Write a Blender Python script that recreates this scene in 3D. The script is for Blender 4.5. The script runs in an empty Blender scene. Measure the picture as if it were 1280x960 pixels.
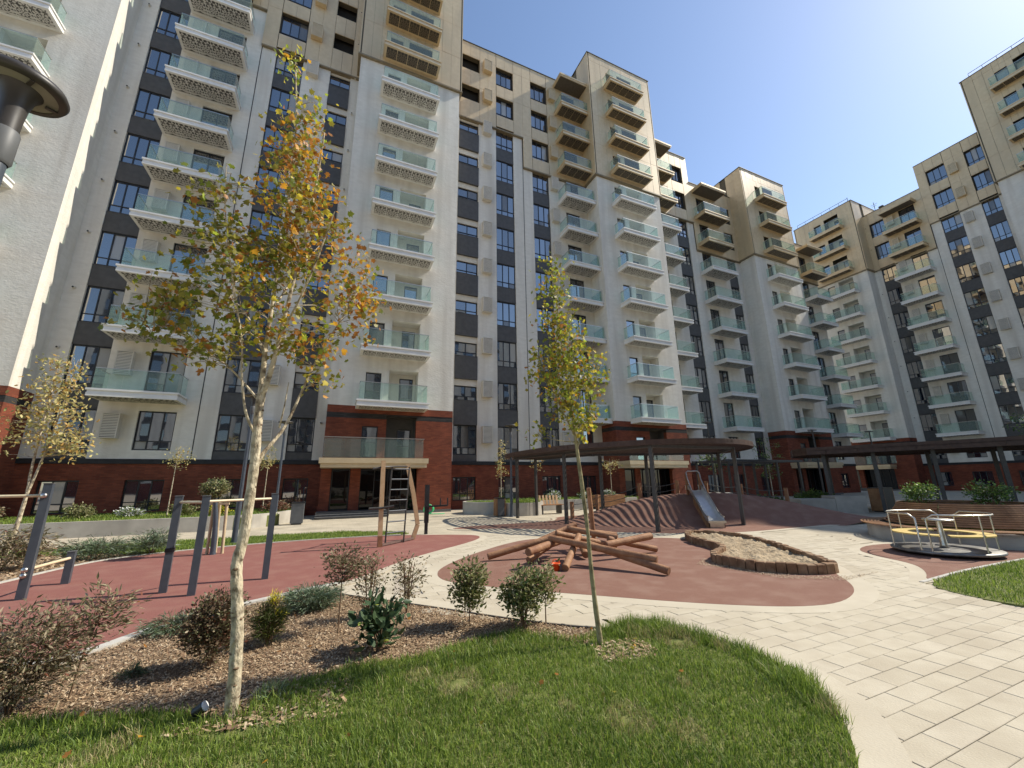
import bpy, math, random
import numpy as np
from mathutils import Vector, Matrix
R = math.radians
C = bpy.context.scene.collection
SC = bpy.context.scene
rnd = random.Random(7)
rng = np.random.default_rng(11)

# ------------------------------------------------------------------ camera
cam_d = bpy.data.cameras.new('camera'); cam = bpy.data.objects.new('camera', cam_d); C.objects.link(cam)
cam_d.sensor_fit = 'HORIZONTAL'; cam_d.sensor_width = 36.0; cam_d.lens = 14.0625
cam_d.clip_start = 0.05; cam_d.clip_end = 3000.0
PITCH, ROLL, YAW, EYE = R(13.77), R(-0.865), R(23.94), 1.6
_F = Vector((math.sin(YAW), math.cos(YAW), 0)); _Rt = Vector((math.cos(YAW), -math.sin(YAW), 0)); _U = Vector((0, 0, 1))
_f = math.cos(PITCH) * _F + math.sin(PITCH) * _U; _u = -math.sin(PITCH) * _F + math.cos(PITCH) * _U
_r2 = math.cos(ROLL) * _Rt + math.sin(ROLL) * _u; _u2 = -math.sin(ROLL) * _Rt + math.cos(ROLL) * _u
mw = Matrix.Identity(4)
for i in range(3):
    mw[i][0] = _r2[i]; mw[i][1] = _u2[i]; mw[i][2] = -_f[i]
mw[0][3], mw[1][3], mw[2][3] = 0.0, 0.0, EYE
cam.matrix_world = mw
SC.camera = cam

# ------------------------------------------------------------------ sky, sun, exposure
SUN_EL, SUN_S = R(44.8), 0.145                     # the sun stands along +X, a little towards -Y
sun_dir = Vector((1.0, -SUN_S, 0.0)).normalized() * math.cos(SUN_EL) + Vector((0, 0, math.sin(SUN_EL)))
world = bpy.data.worlds.new('World'); SC.world = world; world.use_nodes = True
wn = world.node_tree.nodes; wl = world.node_tree.links
bg = wn['Background']; bg.inputs['Strength'].default_value = 0.148
sky = wn.new('ShaderNodeTexSky'); sky.sky_type = 'NISHITA'; sky.sun_disc = False
sky.sun_elevation = SUN_EL; sky.sun_rotation = math.atan2(sun_dir.x, sun_dir.y)
sky.air_density = 1.0; sky.dust_density = 0.45; sky.ozone_density = 1.2; sky.altitude = 400
wl.new(sky.outputs[0], bg.inputs['Color'])
sun_d = bpy.data.lights.new('sun', 'SUN'); sun_d.energy = 4.3; sun_d.angle = R(0.53); sun_d.color = (1.0, 0.925, 0.79)
sun = bpy.data.objects.new('sun', sun_d); C.objects.link(sun)
sun.rotation_euler = (-sun_dir).to_track_quat('-Z', 'Y').to_euler(); sun.location = (40, -5, 60)
SC.view_settings.view_transform = 'Standard'; SC.view_settings.look = 'None'
SC.view_settings.exposure = 0.5; SC.view_settings.gamma = 1.0
SC.render.engine = 'CYCLES'
SC.cycles.max_bounces = 7; SC.cycles.transparent_max_bounces = 12
SC.cycles.caustics_reflective = False; SC.cycles.caustics_refractive = False

# ------------------------------------------------------------------ object helpers
def tag(o, label=None, cat=None, group=None, kind=None):
    if label: o['label'] = label
    if cat: o['category'] = cat
    if group: o['group'] = group
    if kind: o['kind'] = kind
    return o

def thing(name, loc, label, cat, group=None, rz=0.0):
    o = bpy.data.objects.new(name, None); C.objects.link(o)
    o.location = loc; o.rotation_euler = (0, 0, rz); o.empty_display_size = 0.2
    return tag(o, label, cat, group)

def link(name, mesh, parent=None, loc=(0, 0, 0), rot=(0, 0, 0), scale=None):
    o = bpy.data.objects.new(name, mesh); C.objects.link(o)
    if parent is not None: o.parent = parent
    o.location = loc; o.rotation_euler = rot
    if scale is not None: o.scale = scale
    return o

def copy_tree(o, parent=None):
    c = o.copy(); C.objects.link(c); c.parent = parent
    for ch in list(o.children): copy_tree(ch, c)
    return c

class MB:
    """collects vertices and faces of one part"""
    def __init__(s): s.v = []; s.f = []; s.m = []; s.sm = []
    def add(s, vs, fs, m=0, smooth=False):
        b = len(s.v); s.v.extend(tuple(p) for p in vs)
        for f in fs: s.f.append(tuple(b + i for i in f)); s.m.append(m); s.sm.append(smooth)
    def box(s, x0, x1, y0, y1, z0, z1, m=0):
        s.add([(x0, y0, z0), (x1, y0, z0), (x1, y1, z0), (x0, y1, z0), (x0, y0, z1), (x1, y0, z1), (x1, y1, z1), (x0, y1, z1)],
              [(3, 2, 1, 0), (4, 5, 6, 7), (0, 1, 5, 4), (1, 2, 6, 5), (2, 3, 7, 6), (3, 0, 4, 7)], m)
    def bar(s, a, b, w, h, m=0, up=(0, 0, 1)):
        a = Vector(a); b = Vector(b); d = (b - a).normalized(); up = Vector(up)
        sd = d.cross(up)
        if sd.length < 1e-4: sd = d.cross(Vector((0, 1, 0)))
        sd.normalize(); un = sd.cross(d).normalized()
        vs = []
        for p in (a, b):
            for i, j in ((-1, -1), (1, -1), (1, 1), (-1, 1)): vs.append(p + sd * (i * w / 2) + un * (j * h / 2))
        s.add(vs, [(3, 2, 1, 0), (4, 5, 6, 7), (0, 1, 5, 4), (1, 2, 6, 5), (2, 3, 7, 6), (3, 0, 4, 7)], m)
    def tube(s, pts, r, n=8, m=0, caps=True, smooth=True):
        pts = [Vector(p) for p in pts]; k = len(pts)
        rs = [r] * k if not hasattr(r, '__len__') else list(r)
        ref = Vector((0, 0, 1)); vs = []; pv = None
        for i in range(k):
            d = (pts[min(i + 1, k - 1)] - pts[max(i - 1, 0)])
            if d.length < 1e-9: d = Vector((0, 0, 1))
            d.normalize()
            if pv is None:
                x = d.cross(ref)
                if x.length < 1e-3: x = d.cross(Vector((1, 0, 0)))
            else:
                x = pv - d * pv.dot(d)
                if x.length < 1e-4: x = d.cross(ref)
            x.normalize(); pv = x; y = d.cross(x)
            for j in range(n):
                t = 2 * math.pi * j / n; vs.append(pts[i] + (x * math.cos(t) + y * math.sin(t)) * rs[i])
        fs = [(i * n + j, i * n + (j + 1) % n, (i + 1) * n + (j + 1) % n, (i + 1) * n + j) for i in range(k - 1) for j in range(n)]
        s.add(vs, fs, m, smooth)
        if caps:
            s.add(vs[:n], [tuple(range(n - 1, -1, -1))], m); s.add(vs[-n:], [tuple(range(n))], m)
    def lathe(s, prof, n=24, c=(0, 0), m=0, a0=0.0, a1=2 * math.pi, smooth=True):
        full = abs(a1 - a0 - 2 * math.pi) < 1e-6; k = n if full else n + 1; vs = []
        for i in range(k):
            t = a0 + (a1 - a0) * i / n
            for r, z in prof: vs.append((c[0] + r * math.cos(t), c[1] + r * math.sin(t), z))
        p = len(prof)
        fs = [(i * p + j, ((i + 1) % k) * p + j, ((i + 1) % k) * p + j + 1, i * p + j + 1) for i in range(n) for j in range(p - 1)]
        s.add(vs, fs, m, smooth)
    def prism(s, poly, z0, z1, m=0, bottom=True):
        n = len(poly); a = sum(poly[i][0] * poly[(i + 1) % n][1] - poly[(i + 1) % n][0] * poly[i][1] for i in range(n))
        if a < 0: poly = poly[::-1]
        vs = [(x, y, z0) for x, y in poly] + [(x, y, z1) for x, y in poly]
        fs = [tuple(range(n, 2 * n))] + [(i, (i + 1) % n, n + (i + 1) % n, n + i) for i in range(n)]
        if bottom: fs.append(tuple(range(n - 1, -1, -1)))
        s.add(vs, fs, m)
    def mesh(s, name, mats):
        me = bpy.data.meshes.new(name); me.from_pydata(s.v, [], s.f)
        for m in (mats if isinstance(mats, (list, tuple)) else [mats]): me.materials.append(m)
        me.polygons.foreach_set('material_index', s.m); me.polygons.foreach_set('use_smooth', s.sm)
        me.update(); return me
    def build(s, name, mats, parent=None, loc=(0, 0, 0), rot=(0, 0, 0)):
        return link(name, s.mesh(name, mats), parent, loc, rot)

def np_mesh(name, V, F, mats, mi=None, smooth=False):
    """V (n,3), F (m,k) arrays -> mesh"""
    me = bpy.data.meshes.new(name); n, (m, k) = len(V), F.shape
    me.vertices.add(n); me.vertices.foreach_set('co', np.ascontiguousarray(V, dtype=np.float32).ravel())
    me.loops.add(m * k); me.loops.foreach_set('vertex_index', np.ascontiguousarray(F, dtype=np.int32).ravel())
    me.polygons.add(m); me.polygons.foreach_set('loop_start', np.arange(m, dtype=np.int32) * k)
    for q in (mats if isinstance(mats, (list, tuple)) else [mats]): me.materials.append(q)
    if mi is not None: me.polygons.foreach_set('material_index', np.ascontiguousarray(mi, dtype=np.int32))
    if smooth: me.polygons.foreach_set('use_smooth', np.ones(m, dtype=bool))
    me.update(calc_edges=True); me.validate(); return me

_cache = {}
def cached(key, fn):
    if key not in _cache: _cache[key] = fn()
    return _cache[key]

def smooth_poly(pts, it=2, closed=True):
    for _ in range(it):
        q = []; n = len(pts)
        rg = range(n) if closed else range(n - 1)
        if not closed: q.append(pts[0])
        for i in rg:
            a = pts[i]; b = pts[(i + 1) % n]
            q.append(tuple(a[k] * .75 + b[k] * .25 for k in range(len(a)))); q.append(tuple(a[k] * .25 + b[k] * .75 for k in range(len(a))))
        if not closed: q.append(pts[-1])
        pts = q
    return pts

def inside(poly, X, Y):
    X = np.asarray(X, float); Y = np.asarray(Y, float); r = np.zeros(X.shape, bool); n = len(poly)
    for i in range(n):
        x0, y0 = poly[i][:2]; x1, y1 = poly[(i + 1) % n][:2]
        if y0 == y1: continue
        c = ((y0 > Y) != (y1 > Y)) & (X < (x1 - x0) * (Y - y0) / (y1 - y0) + x0); r ^= c
    return r

# ------------------------------------------------------------------ materials
def _new(name):
    m = bpy.data.materials.new(name); m.use_nodes = True
    return m, m.node_tree.nodes, m.node_tree.links, m.node_tree.nodes['Principled BSDF']

def nmat(name, c1, c2=None, scale=6.0, rough=.7, bump=0.0, bscale=None, metal=0.0, spec=.35, detail=5.0, stretch=(1, 1, 1), lo=.35, hi=.65,
         c3=None, s3=.6, obj=False, bdist=.02, st3=None):
    m, N, L, P = _new(name)
    P.inputs['Roughness'].default_value = rough; P.inputs['Metallic'].default_value = metal
    P.inputs['Specular IOR Level'].default_value = spec
    if obj:
        src = N.new('ShaderNodeTexCoord').outputs['Object']
    else:
        src = N.new('ShaderNodeNewGeometry').outputs['Position']
    mp = N.new('ShaderNodeMapping'); mp.inputs['Scale'].default_value = stretch; L.new(src, mp.inputs['Vector'])
    col = None
    if c2 is None: P.inputs['Base Color'].default_value = (*c1, 1)
    else:
        nz = N.new('ShaderNodeTexNoise'); nz.inputs['Scale'].default_value = scale; nz.inputs['Detail'].default_value = detail
        L.new(mp.outputs[0], nz.inputs['Vector'])
        mr = N.new('ShaderNodeMapRange'); mr.inputs[1].default_value = lo; mr.inputs[2].default_value = hi; L.new(nz.outputs['Fac'], mr.inputs[0])
        mx = N.new('ShaderNodeMix'); mx.data_type = 'RGBA'; L.new(mr.outputs[0], mx.inputs[0])
        mx.inputs[6].default_value = (*c1, 1); mx.inputs[7].default_value = (*c2, 1); col = mx.outputs[2]
        if c3 is not None:
            n3 = N.new('ShaderNodeTexNoise'); n3.inputs['Scale'].default_value = s3; n3.inputs['Detail'].default_value = 4; mp3 = N.new('ShaderNodeMapping'); mp3.inputs['Scale'].default_value = st3 or (1, 1, 1); L.new(src, mp3.inputs['Vector']); L.new(mp3.outputs[0], n3.inputs['Vector'])
            r3 = N.new('ShaderNodeMapRange'); r3.inputs[1].default_value = .45; r3.inputs[2].default_value = .7; L.new(n3.outputs['Fac'], r3.inputs[0])
            m3 = N.new('ShaderNodeMix'); m3.data_type = 'RGBA'; L.new(r3.outputs[0], m3.inputs[0]); L.new(col, m3.inputs[6])
            m3.inputs[7].default_value = (*c3, 1); col = m3.outputs[2]
        L.new(col, P.inputs['Base Color'])
    if bump:
        nb = N.new('ShaderNodeTexNoise'); nb.inputs['Scale'].default_value = bscale or scale * 4; nb.inputs['Detail'].default_value = 6
        L.new(mp.outputs[0], nb.inputs['Vector'])
        bp = N.new('ShaderNodeBump'); bp.inputs['Strength'].default_value = bump; bp.inputs['Distance'].default_value = bdist
        L.new(nb.outputs['Fac'], bp.inputs['Height']); L.new(bp.outputs[0], P.inputs['Normal'])
    return m

def brickmat(name, c1, c2, mortar, bw, bh, ms, rough=.85, bump=.4, ground=False, off=.5):
    m, N, L, P = _new(name); P.inputs['Roughness'].default_value = rough; P.inputs['Specular IOR Level'].default_value = .25
    g = N.new('ShaderNodeNewGeometry'); sp = N.new('ShaderNodeSeparateXYZ'); L.new(g.outputs['Position'], sp.inputs[0])
    cb = N.new('ShaderNodeCombineXYZ')
    if ground:
        L.new(sp.outputs[0], cb.inputs[0]); L.new(sp.outputs[1], cb.inputs[1])
    else:
        a = N.new('ShaderNodeMath'); a.operation = 'ADD'; L.new(sp.outputs[0], a.inputs[0]); L.new(sp.outputs[1], a.inputs[1])
        L.new(a.outputs[0], cb.inputs[0]); L.new(sp.outputs[2], cb.inputs[1])
    b = N.new('ShaderNodeTexBrick'); b.inputs['Scale'].default_value = 1.0; b.inputs['Brick Width'].default_value = bw
    b.inputs['Row Height'].default_value = bh; b.inputs['Mortar Size'].default_value = ms; b.offset = off
    b.inputs['Color1'].default_value = (*c1, 1); b.inputs['Color2'].default_value = (*c2, 1); b.inputs['Mortar'].default_value = (*mortar, 1)
    L.new(cb.outputs[0], b.inputs['Vector'])
    nz = N.new('ShaderNodeTexNoise'); nz.inputs['Scale'].default_value = 1.1; nz.inputs['Detail'].default_value = 6; L.new(g.outputs['Position'], nz.inputs['Vector'])
    mr = N.new('ShaderNodeMapRange'); mr.inputs[1].default_value = .3; mr.inputs[2].default_value = .7; mr.inputs[3].default_value = .78; mr.inputs[4].default_value = 1.15
    L.new(nz.outputs['Fac'], mr.inputs[0])
    mx = N.new('ShaderNodeVectorMath'); mx.operation = 'SCALE'; L.new(b.outputs['Color'], mx.inputs[0]); L.new(mr.outputs[0], mx.inputs['Scale'])
    L.new(mx.outputs[0], P.inputs['Base Color'])
    bp = N.new('ShaderNodeBump'); bp.invert = True; bp.inputs['Strength'].default_value = bump; bp.inputs['Distance'].default_value = .012
    L.new(b.outputs['Fac'], bp.inputs['Height']); L.new(bp.outputs[0], P.inputs['Normal'])
    return m

def leafmat(name, c, c2, trans=.35):
    m, N, L, P = _new(name); P.inputs['Roughness'].default_value = .5; P.inputs['Specular IOR Level'].default_value = .35
    g = N.new('ShaderNodeNewGeometry'); nz = N.new('ShaderNodeTexNoise'); nz.inputs['Scale'].default_value = 9.0; L.new(g.outputs['Position'], nz.inputs['Vector'])
    mr = N.new('ShaderNodeMapRange'); mr.inputs[1].default_value = .35; mr.inputs[2].default_value = .65; L.new(nz.outputs['Fac'], mr.inputs[0])
    mx = N.new('ShaderNodeMix'); mx.data_type = 'RGBA'; L.new(mr.outputs[0], mx.inputs[0]); mx.inputs[6].default_value = (*c, 1); mx.inputs[7].default_value = (*c2, 1)
    L.new(mx.outputs[2], P.inputs['Base Color'])
    t = N.new('ShaderNodeBsdfTranslucent'); L.new(mx.outputs[2], t.inputs['Color'])
    ms = N.new('ShaderNodeMixShader'); ms.inputs[0].default_value = trans
    L.new(P.outputs[0], ms.inputs[1]); L.new(t.outputs[0], ms.inputs[2]); L.new(ms.outputs[0], N['Material Output'].inputs['Surface'])
    return m

def glassmat(name, tint, refl_ior, diff, dcol):
    """thin pane: tinted see-through, a little milky, mirror reflection by Fresnel"""
    m, N, L, P = _new(name); N.remove(P)
    tr = N.new('ShaderNodeBsdfTransparent'); tr.inputs['Color'].default_value = (*tint, 1)
    df = N.new('ShaderNodeBsdfDiffuse'); df.inputs['Color'].default_value = (*dcol, 1)
    gl = N.new('ShaderNodeBsdfGlossy'); gl.inputs['Roughness'].default_value = .02; gl.inputs['Color'].default_value = (1, 1, 1, 1)
    fr = N.new('ShaderNodeFresnel'); fr.inputs['IOR'].default_value = refl_ior
    a = N.new('ShaderNodeMixShader'); a.inputs[0].default_value = diff / 2; L.new(tr.outputs[0], a.inputs[1]); L.new(df.outputs[0], a.inputs[2])
    b = N.new('ShaderNodeMixShader'); ge = N.new('ShaderNodeNewGeometry'); iv = N.new('ShaderNodeMath'); iv.operation = 'SUBTRACT'; iv.inputs[0].default_value = 1.0; L.new(ge.outputs['Backfacing'], iv.inputs[1])
    mu = N.new('ShaderNodeMath'); mu.operation = 'MULTIPLY'; L.new(fr.outputs[0], mu.inputs[0]); L.new(iv.outputs[0], mu.inputs[1])
    L.new(mu.outputs[0], b.inputs[0]); L.new(a.outputs[0], b.inputs[1]); L.new(gl.outputs[0], b.inputs[2])
    L.new(b.outputs[0], N['Material Output'].inputs['Surface'])
    return m

def panemat(name, base, ior=2.4, rough=.02):
    m, N, L, P = _new(name); P.inputs['Base Color'].default_value = (*base, 1); P.inputs['Roughness'].default_value = rough
    P.inputs['IOR'].default_value = ior; P.inputs['Specular IOR Level'].default_value = .5
    g = N.new('ShaderNodeNewGeometry'); nz = N.new('ShaderNodeTexNoise'); nz.inputs['Scale'].default_value = .8; L.new(g.outputs['Position'], nz.inputs['Vector'])
    bp = N.new('ShaderNodeBump'); bp.inputs['Strength'].default_value = .05; bp.inputs['Distance'].default_value = .05
    L.new(nz.outputs['Fac'], bp.inputs['Height']); L.new(bp.outputs[0], P.inputs['Normal'])
    return m

M = {}
M['plaster'] = nmat('white_plaster', (.69, .655, .58), (.755, .72, .645), 2.2, .9, .38, 7.0, stretch=(1, 1, 2.2), c3=(.605, .565, .495), s3=1.6, bdist=.03, st3=(1, 1, .07))
M['plaster_warm'] = nmat('cream_plaster', (.60, .565, .49), (.66, .62, .545), 2.5, .9, .25, 30.0)
M['trim_white'] = nmat('white_trim', (.70, .69, .66), (.76, .75, .72), 3.0, .6, spec=.4)
M['gold'] = nmat('champagne_cladding', (.60, .465, .285), (.66, .52, .325), 3.0, .42, .04, 14, metal=.15, spec=.5, c3=(.53, .415, .26), s3=.9, st3=(1, 1, .2))
M['gold_trim'] = nmat('champagne_trim', (.61, .48, .30), (.67, .54, .345), 3.0, .4, metal=.25, spec=.5)
M['gold_edge'] = nmat('champagne_edge', (.22, .175, .11), (.27, .215, .135), 4, .5, metal=.15)
M['gap'] = nmat('dark_joint', (.10, .085, .06), rough=.9)
M['spandrel'] = nmat('grey_spandrel', (.07, .068, .067), (.088, .085, .083), 4.0, .6, .08, 60, spec=.4)
M['frame'] = nmat('anthracite_frame', (.012, .014, .018), (.02, .022, .027), 5, .4, spec=.5)
M['black'] = nmat('black_band', (.018, .018, .02), (.026, .026, .028), 5, .6)
M['coping'] = nmat('dark_coping', (.07, .065, .055), rough=.5)
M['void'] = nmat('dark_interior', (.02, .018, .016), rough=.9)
M['soffit_dark'] = nmat('brown_soffit', (.10, .085, .07), (.13, .11, .09), 6, .6)
M['brick'] = brickmat('red_brick', (.26, .070, .036), (.165, .043, .024), (.12, .06, .042), .27, .066, .006)
M['brick_black'] = brickmat('black_brick', (.035, .033, .033), (.055, .052, .05), (.03, .028, .027), .34, .072, .006)
M['pane1'] = panemat('window_glass', (.008, .014, .026), 3.6); M['pane2'] = panemat('window_glass_dim', (.026, .030, .038), 3.0, .03)
M['pane3'] = panemat('window_glass_curtain', (.11, .105, .095), 2.0, .04); M['pane4'] = panemat('window_glass_blind', (.34, .33, .30), 2.0, .05)
M['pane_dark'] = panemat('dark_door_glass', (.008, .008, .009), 1.4)
M['rail_glass'] = glassmat('rail_glass', (.86, .94, .91), 1.5, .14, (.66, .80, .74))
M['steel'] = nmat('brushed_steel', (.50, .48, .44), (.60, .57, .53), 12, .34, metal=1.0)
M['slide_steel'] = nmat('slide_steel', (.70, .70, .69), (.78, .78, .77), 8, .30, metal=.45, spec=.6)
M['concrete'] = nmat('cast_concrete', (.42, .39, .34), (.50, .47, .41), 2.2, .9, .25, 40, c3=(.36, .335, .29), s3=1.3)
M['kerb'] = nmat('kerb_concrete', (.44, .42, .38), (.54, .52, .47), 9, .9, .3, 60)
M['step'] = nmat('dark_stone', (.10, .10, .10), (.14, .14, .14), 8, .6)
M['rubber'] = nmat('red_rubber', (.20, .078, .064), (.27, .11, .09), 130, .95, .5, 200, c3=(.265, .125, .098), s3=2.6, detail=2, bdist=.006)
M['rubber_brown'] = nmat('brown_rubber', (.185, .092, .066), (.24, .125, .09), 130, .95, .5, 200, c3=(.255, .15, .112), s3=2.6, detail=2, bdist=.006)
M['paving'] = brickmat('paving_sheet', (.48, .425, .325), (.45, .395, .30), (.34, .29, .22), .4, .185, .005, .9, .2, True)
M['joint'] = nmat('joint_sand', (.38, .33, .26), (.44, .385, .31), 40, .95)
M['paver1'] = nmat('cream_paver', (.48, .425, .325), (.525, .47, .365), 5, .88, .25, 70, c3=(.42, .365, .275), s3=1.4)
M['paver2'] = nmat('sand_paver', (.465, .41, .31), (.51, .455, .35), 5, .88, .25, 70, c3=(.41, .355, .265), s3=1.1)
M['paver3'] = nmat('pale_paver', (.495, .44, .34), (.54, .485, .38), 5, .88, .25, 70, c3=(.43, .375, .285), s3=1.7)
M['band'] = nmat('cream_band', (.49, .435, .335), (.535, .48, .375), 4, .88, .2, 60, c3=(.43, .375, .285), s3=1.0)
M['soil'] = nmat('mulch_ground', (.17, .11, .065), (.29, .205, .125), 40, .95, .9, 45, c3=(.15, .10, .06), s3=2.2)
M['chip1'] = nmat('wood_chip', (.44, .32, .20), (.36, .25, .15), 9, .9); M['chip2'] = nmat('dark_chip', (.17, .10, .06), (.24, .15, .09), 9, .9)
M['chip3'] = nmat('pale_chip', (.58, .47, .33), (.50, .39, .26), 9, .9)
M['turf'] = nmat('turf_soil', (0.111, 0.138, 0.034), (0.182, 0.188, 0.057), 14, .95, .5, 60)
M['g1'] = leafmat('grass_dark', (0.098, 0.163, 0.023), (0.130, 0.206, 0.032), .35); M['g2'] = leafmat('grass_mid', (0.195, 0.281, 0.046), (0.247, 0.331, 0.063), .4)
M['g3'] = leafmat('grass_pale', (.30, .32, .12), (.36, .36, .15), .4); M['g4'] = leafmat('grass_dry', (.38, .31, .15), (.46, .38, .2), .3)
M['g5'] = leafmat('grass_bright', (0.286, 0.388, 0.057), (0.364, 0.450, 0.081), .45)  # brightest blade green, scattered at random
M['sand'] = nmat('play_sand', (.36, .275, .175), (.45, .355, .235), 7, .95, 1.0, 14, c3=(.27, .20, .125), s3=3, bdist=.06)
M['timber'] = nmat('log_wood', (.30, .15, .075), (.40, .22, .115), 5, .7, .5, 26, stretch=(1, 1, 1), c3=(.22, .10, .052), s3=4.0)
M['timber_end'] = nmat('log_end', (.20, .10, .055), (.26, .14, .08), 20, .8)
M['timber_pale'] = nmat('pale_timber', (.56, .37, .20), (.64, .45, .26), 7, .6, .15, 30)
M['stake'] = nmat('stake_wood', (.50, .40, .25), (.58, .47, .30), 10, .8)
M['block'] = nmat('block_wood', (.155, .085, .045), (.25, .145, .08), 9, .85, .3, 40, c3=(.32, .215, .13), s3=5)
M['slat'] = nmat('bench_wood', (.27, .135, .06), (.36, .19, .09), 6, .5, .2, 30, c3=(.22, .105, .05), s3=2)
M['slat_dark'] = nmat('pergola_wood', (.06, .034, .025), (.085, .05, .036), 6, .6, .1, 30)
M['post'] = nmat('anthracite_post', (.055, .068, .088), (.07, .084, .105), 8, .38, spec=.5)
M['dark_steel'] = nmat('dark_steel', (.035, .032, .03), (.05, .045, .042), 8, .45, spec=.5)
M['cream_bar'] = nmat('cream_bar', (.62, .52, .34), (.68, .58, .40), 6, .4)
M['yellow_seat'] = nmat('yellow_wood', (.62, .45, .14), (.68, .51, .18), 5, .5)
M['bark'] = nmat('pale_bark', (.50, .42, .29), (.64, .56, .41), 16, .85, .9, 30, stretch=(1, 1, .45), c3=(.15, .11, .07), s3=17, bdist=.03)
M['bark2'] = nmat('olive_bark', (.30, .26, .14), (.40, .35, .20), 9, .85, .5, 35, stretch=(1, 1, .35), c3=(.15, .12, .06), s3=13, bdist=.03)
M['twig'] = nmat('brown_twig', (.14, .09, .055), (.20, .13, .08), 15, .9)
M['rope'] = nmat('rope', (.10, .10, .09), (.15, .15, .14), 60, .9)
M['green'] = nmat('green_hose', (.05, .42, .16), (.07, .50, .2), 9, .4); M['orange'] = nmat('orange_plastic', (.75, .10, .02), (.8, .14, .03), 9, .4)
M['lamp_glass'] = nmat('lamp_diffuser', (.22, .21, .18), (.28, .27, .23), 5, .5)
M['deck'] = nmat('worn_deck_plate', (.16, .16, .155), (.23, .225, .215), 7, .42, metal=.6, c3=(.30, .29, .27), s3=5)
M['bin_grey'] = nmat('bin_grey', (.10, .105, .11), (.125, .13, .135), 6, .5)
M['lichen_white'] = nmat('white_metal', (.7, .7, .7), rough=.4)

def soffit_mat(name, light, dark, w, d):
    m, N, L, P = _new(name); P.inputs['Roughness'].default_value = .6
    tc = N.new('ShaderNodeTexCoord'); sp = N.new('ShaderNodeSeparateXYZ'); L.new(tc.outputs['Object'], sp.inputs[0])
    def mth(op, a, b=None):
        n = N.new('ShaderNodeMath'); n.operation = op
        for i, q in enumerate((a, b)):
            if q is None: continue
            if isinstance(q, (int, float)): n.inputs[i].default_value = q
            else: L.new(q, n.inputs[i])
        return n.outputs[0]
    x = mth('DIVIDE', sp.outputs[0], w / 2); y = mth('DIVIDE', sp.outputs[1], w / 2)
    def ros(cx, cy, k):
        dx = mth('SUBTRACT', x, cx); dy = mth('SUBTRACT', y, cy)
        r = mth('SQRT', mth('ADD', mth('MULTIPLY', dx, dx), mth('MULTIPLY', dy, dy))); a = mth('ARCTAN2', dy, dx)
        return r, mth('ADD', mth('SINE', mth('MULTIPLY', r, 10.5)), mth('MULTIPLY', mth('COSINE', mth('MULTIPLY', a, k)), 1.05))
    r0, f0 = ros(0, .25, 8.0); r1, f1 = ros(.75, -.95, 6.0); r2, f2 = ros(-.75, -.95, 6.0)
    i0 = mth('LESS_THAN', r0, .82); near = mth('LESS_THAN', r1, r2)
    fo = mth('ADD', mth('MULTIPLY', f1, near), mth('MULTIPLY', f2, mth('SUBTRACT', 1.0, near)))
    f = mth('ADD', mth('MULTIPLY', f0, i0), mth('MULTIPLY', fo, mth('SUBTRACT', 1.0, i0)))
    hole = mth('GREATER_THAN', f, -.1)
    ring = mth('LESS_THAN', mth('ABSOLUTE', mth('SUBTRACT', r0, .80)), .05)
    hole = mth('MULTIPLY', hole, mth('SUBTRACT', 1.0, ring))
    core = mth('LESS_THAN', r0, .10); hole = mth('MAXIMUM', hole, core)
    rim = mth('LESS_THAN', mth('ABSOLUTE', mth('SUBTRACT', r0, .17)), .06); hole = mth('MULTIPLY', hole, mth('SUBTRACT', 1.0, rim))
    mx = N.new('ShaderNodeMix'); mx.data_type = 'RGBA'; L.new(hole, mx.inputs[0])
    mx.inputs[6].default_value = (*light, 1); mx.inputs[7].default_value = (*dark, 1); L.new(mx.outputs[2], P.inputs['Base Color'])
    return m
M['soffit_w'] = soffit_mat('perforated_white_soffit', (.56, .54, .50), (.065, .06, .055), .62, .9)
M['soffit_g'] = soffit_mat('perforated_brown_soffit', (.15, .12, .085), (.03, .026, .022), .62, .9)
# ================================================================== apartment blocks
FL = 3.145
def L(n): return 6.08 + FL * (n - 3)

def rect_open(mb, u0, u1, z0, z1, ops, y0, y1, m=0):
    """wall slab with rectangular openings cut through it"""
    ops = [o for o in ops if o[1] > u0 and o[0] < u1 and o[3] > z0 and o[2] < z1]
    us = sorted({u0, u1, *[max(u0, o[0]) for o in ops], *[min(u1, o[1]) for o in ops]})
    for a, b in zip(us, us[1:]):
        if b - a < 1e-4: continue
        c = (a + b) / 2; cut = sorted((max(z0, o[2]), min(z1, o[3])) for o in ops if o[0] < c < o[1]); z = z0
        for p, q in cut:
            if p > z + 1e-4: mb.box(a, b, y0, y1, z, p, m)
            z = max(z, q)
        if z < z1 - 1e-4: mb.box(a, b, y0, y1, z, z1, m)

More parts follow.
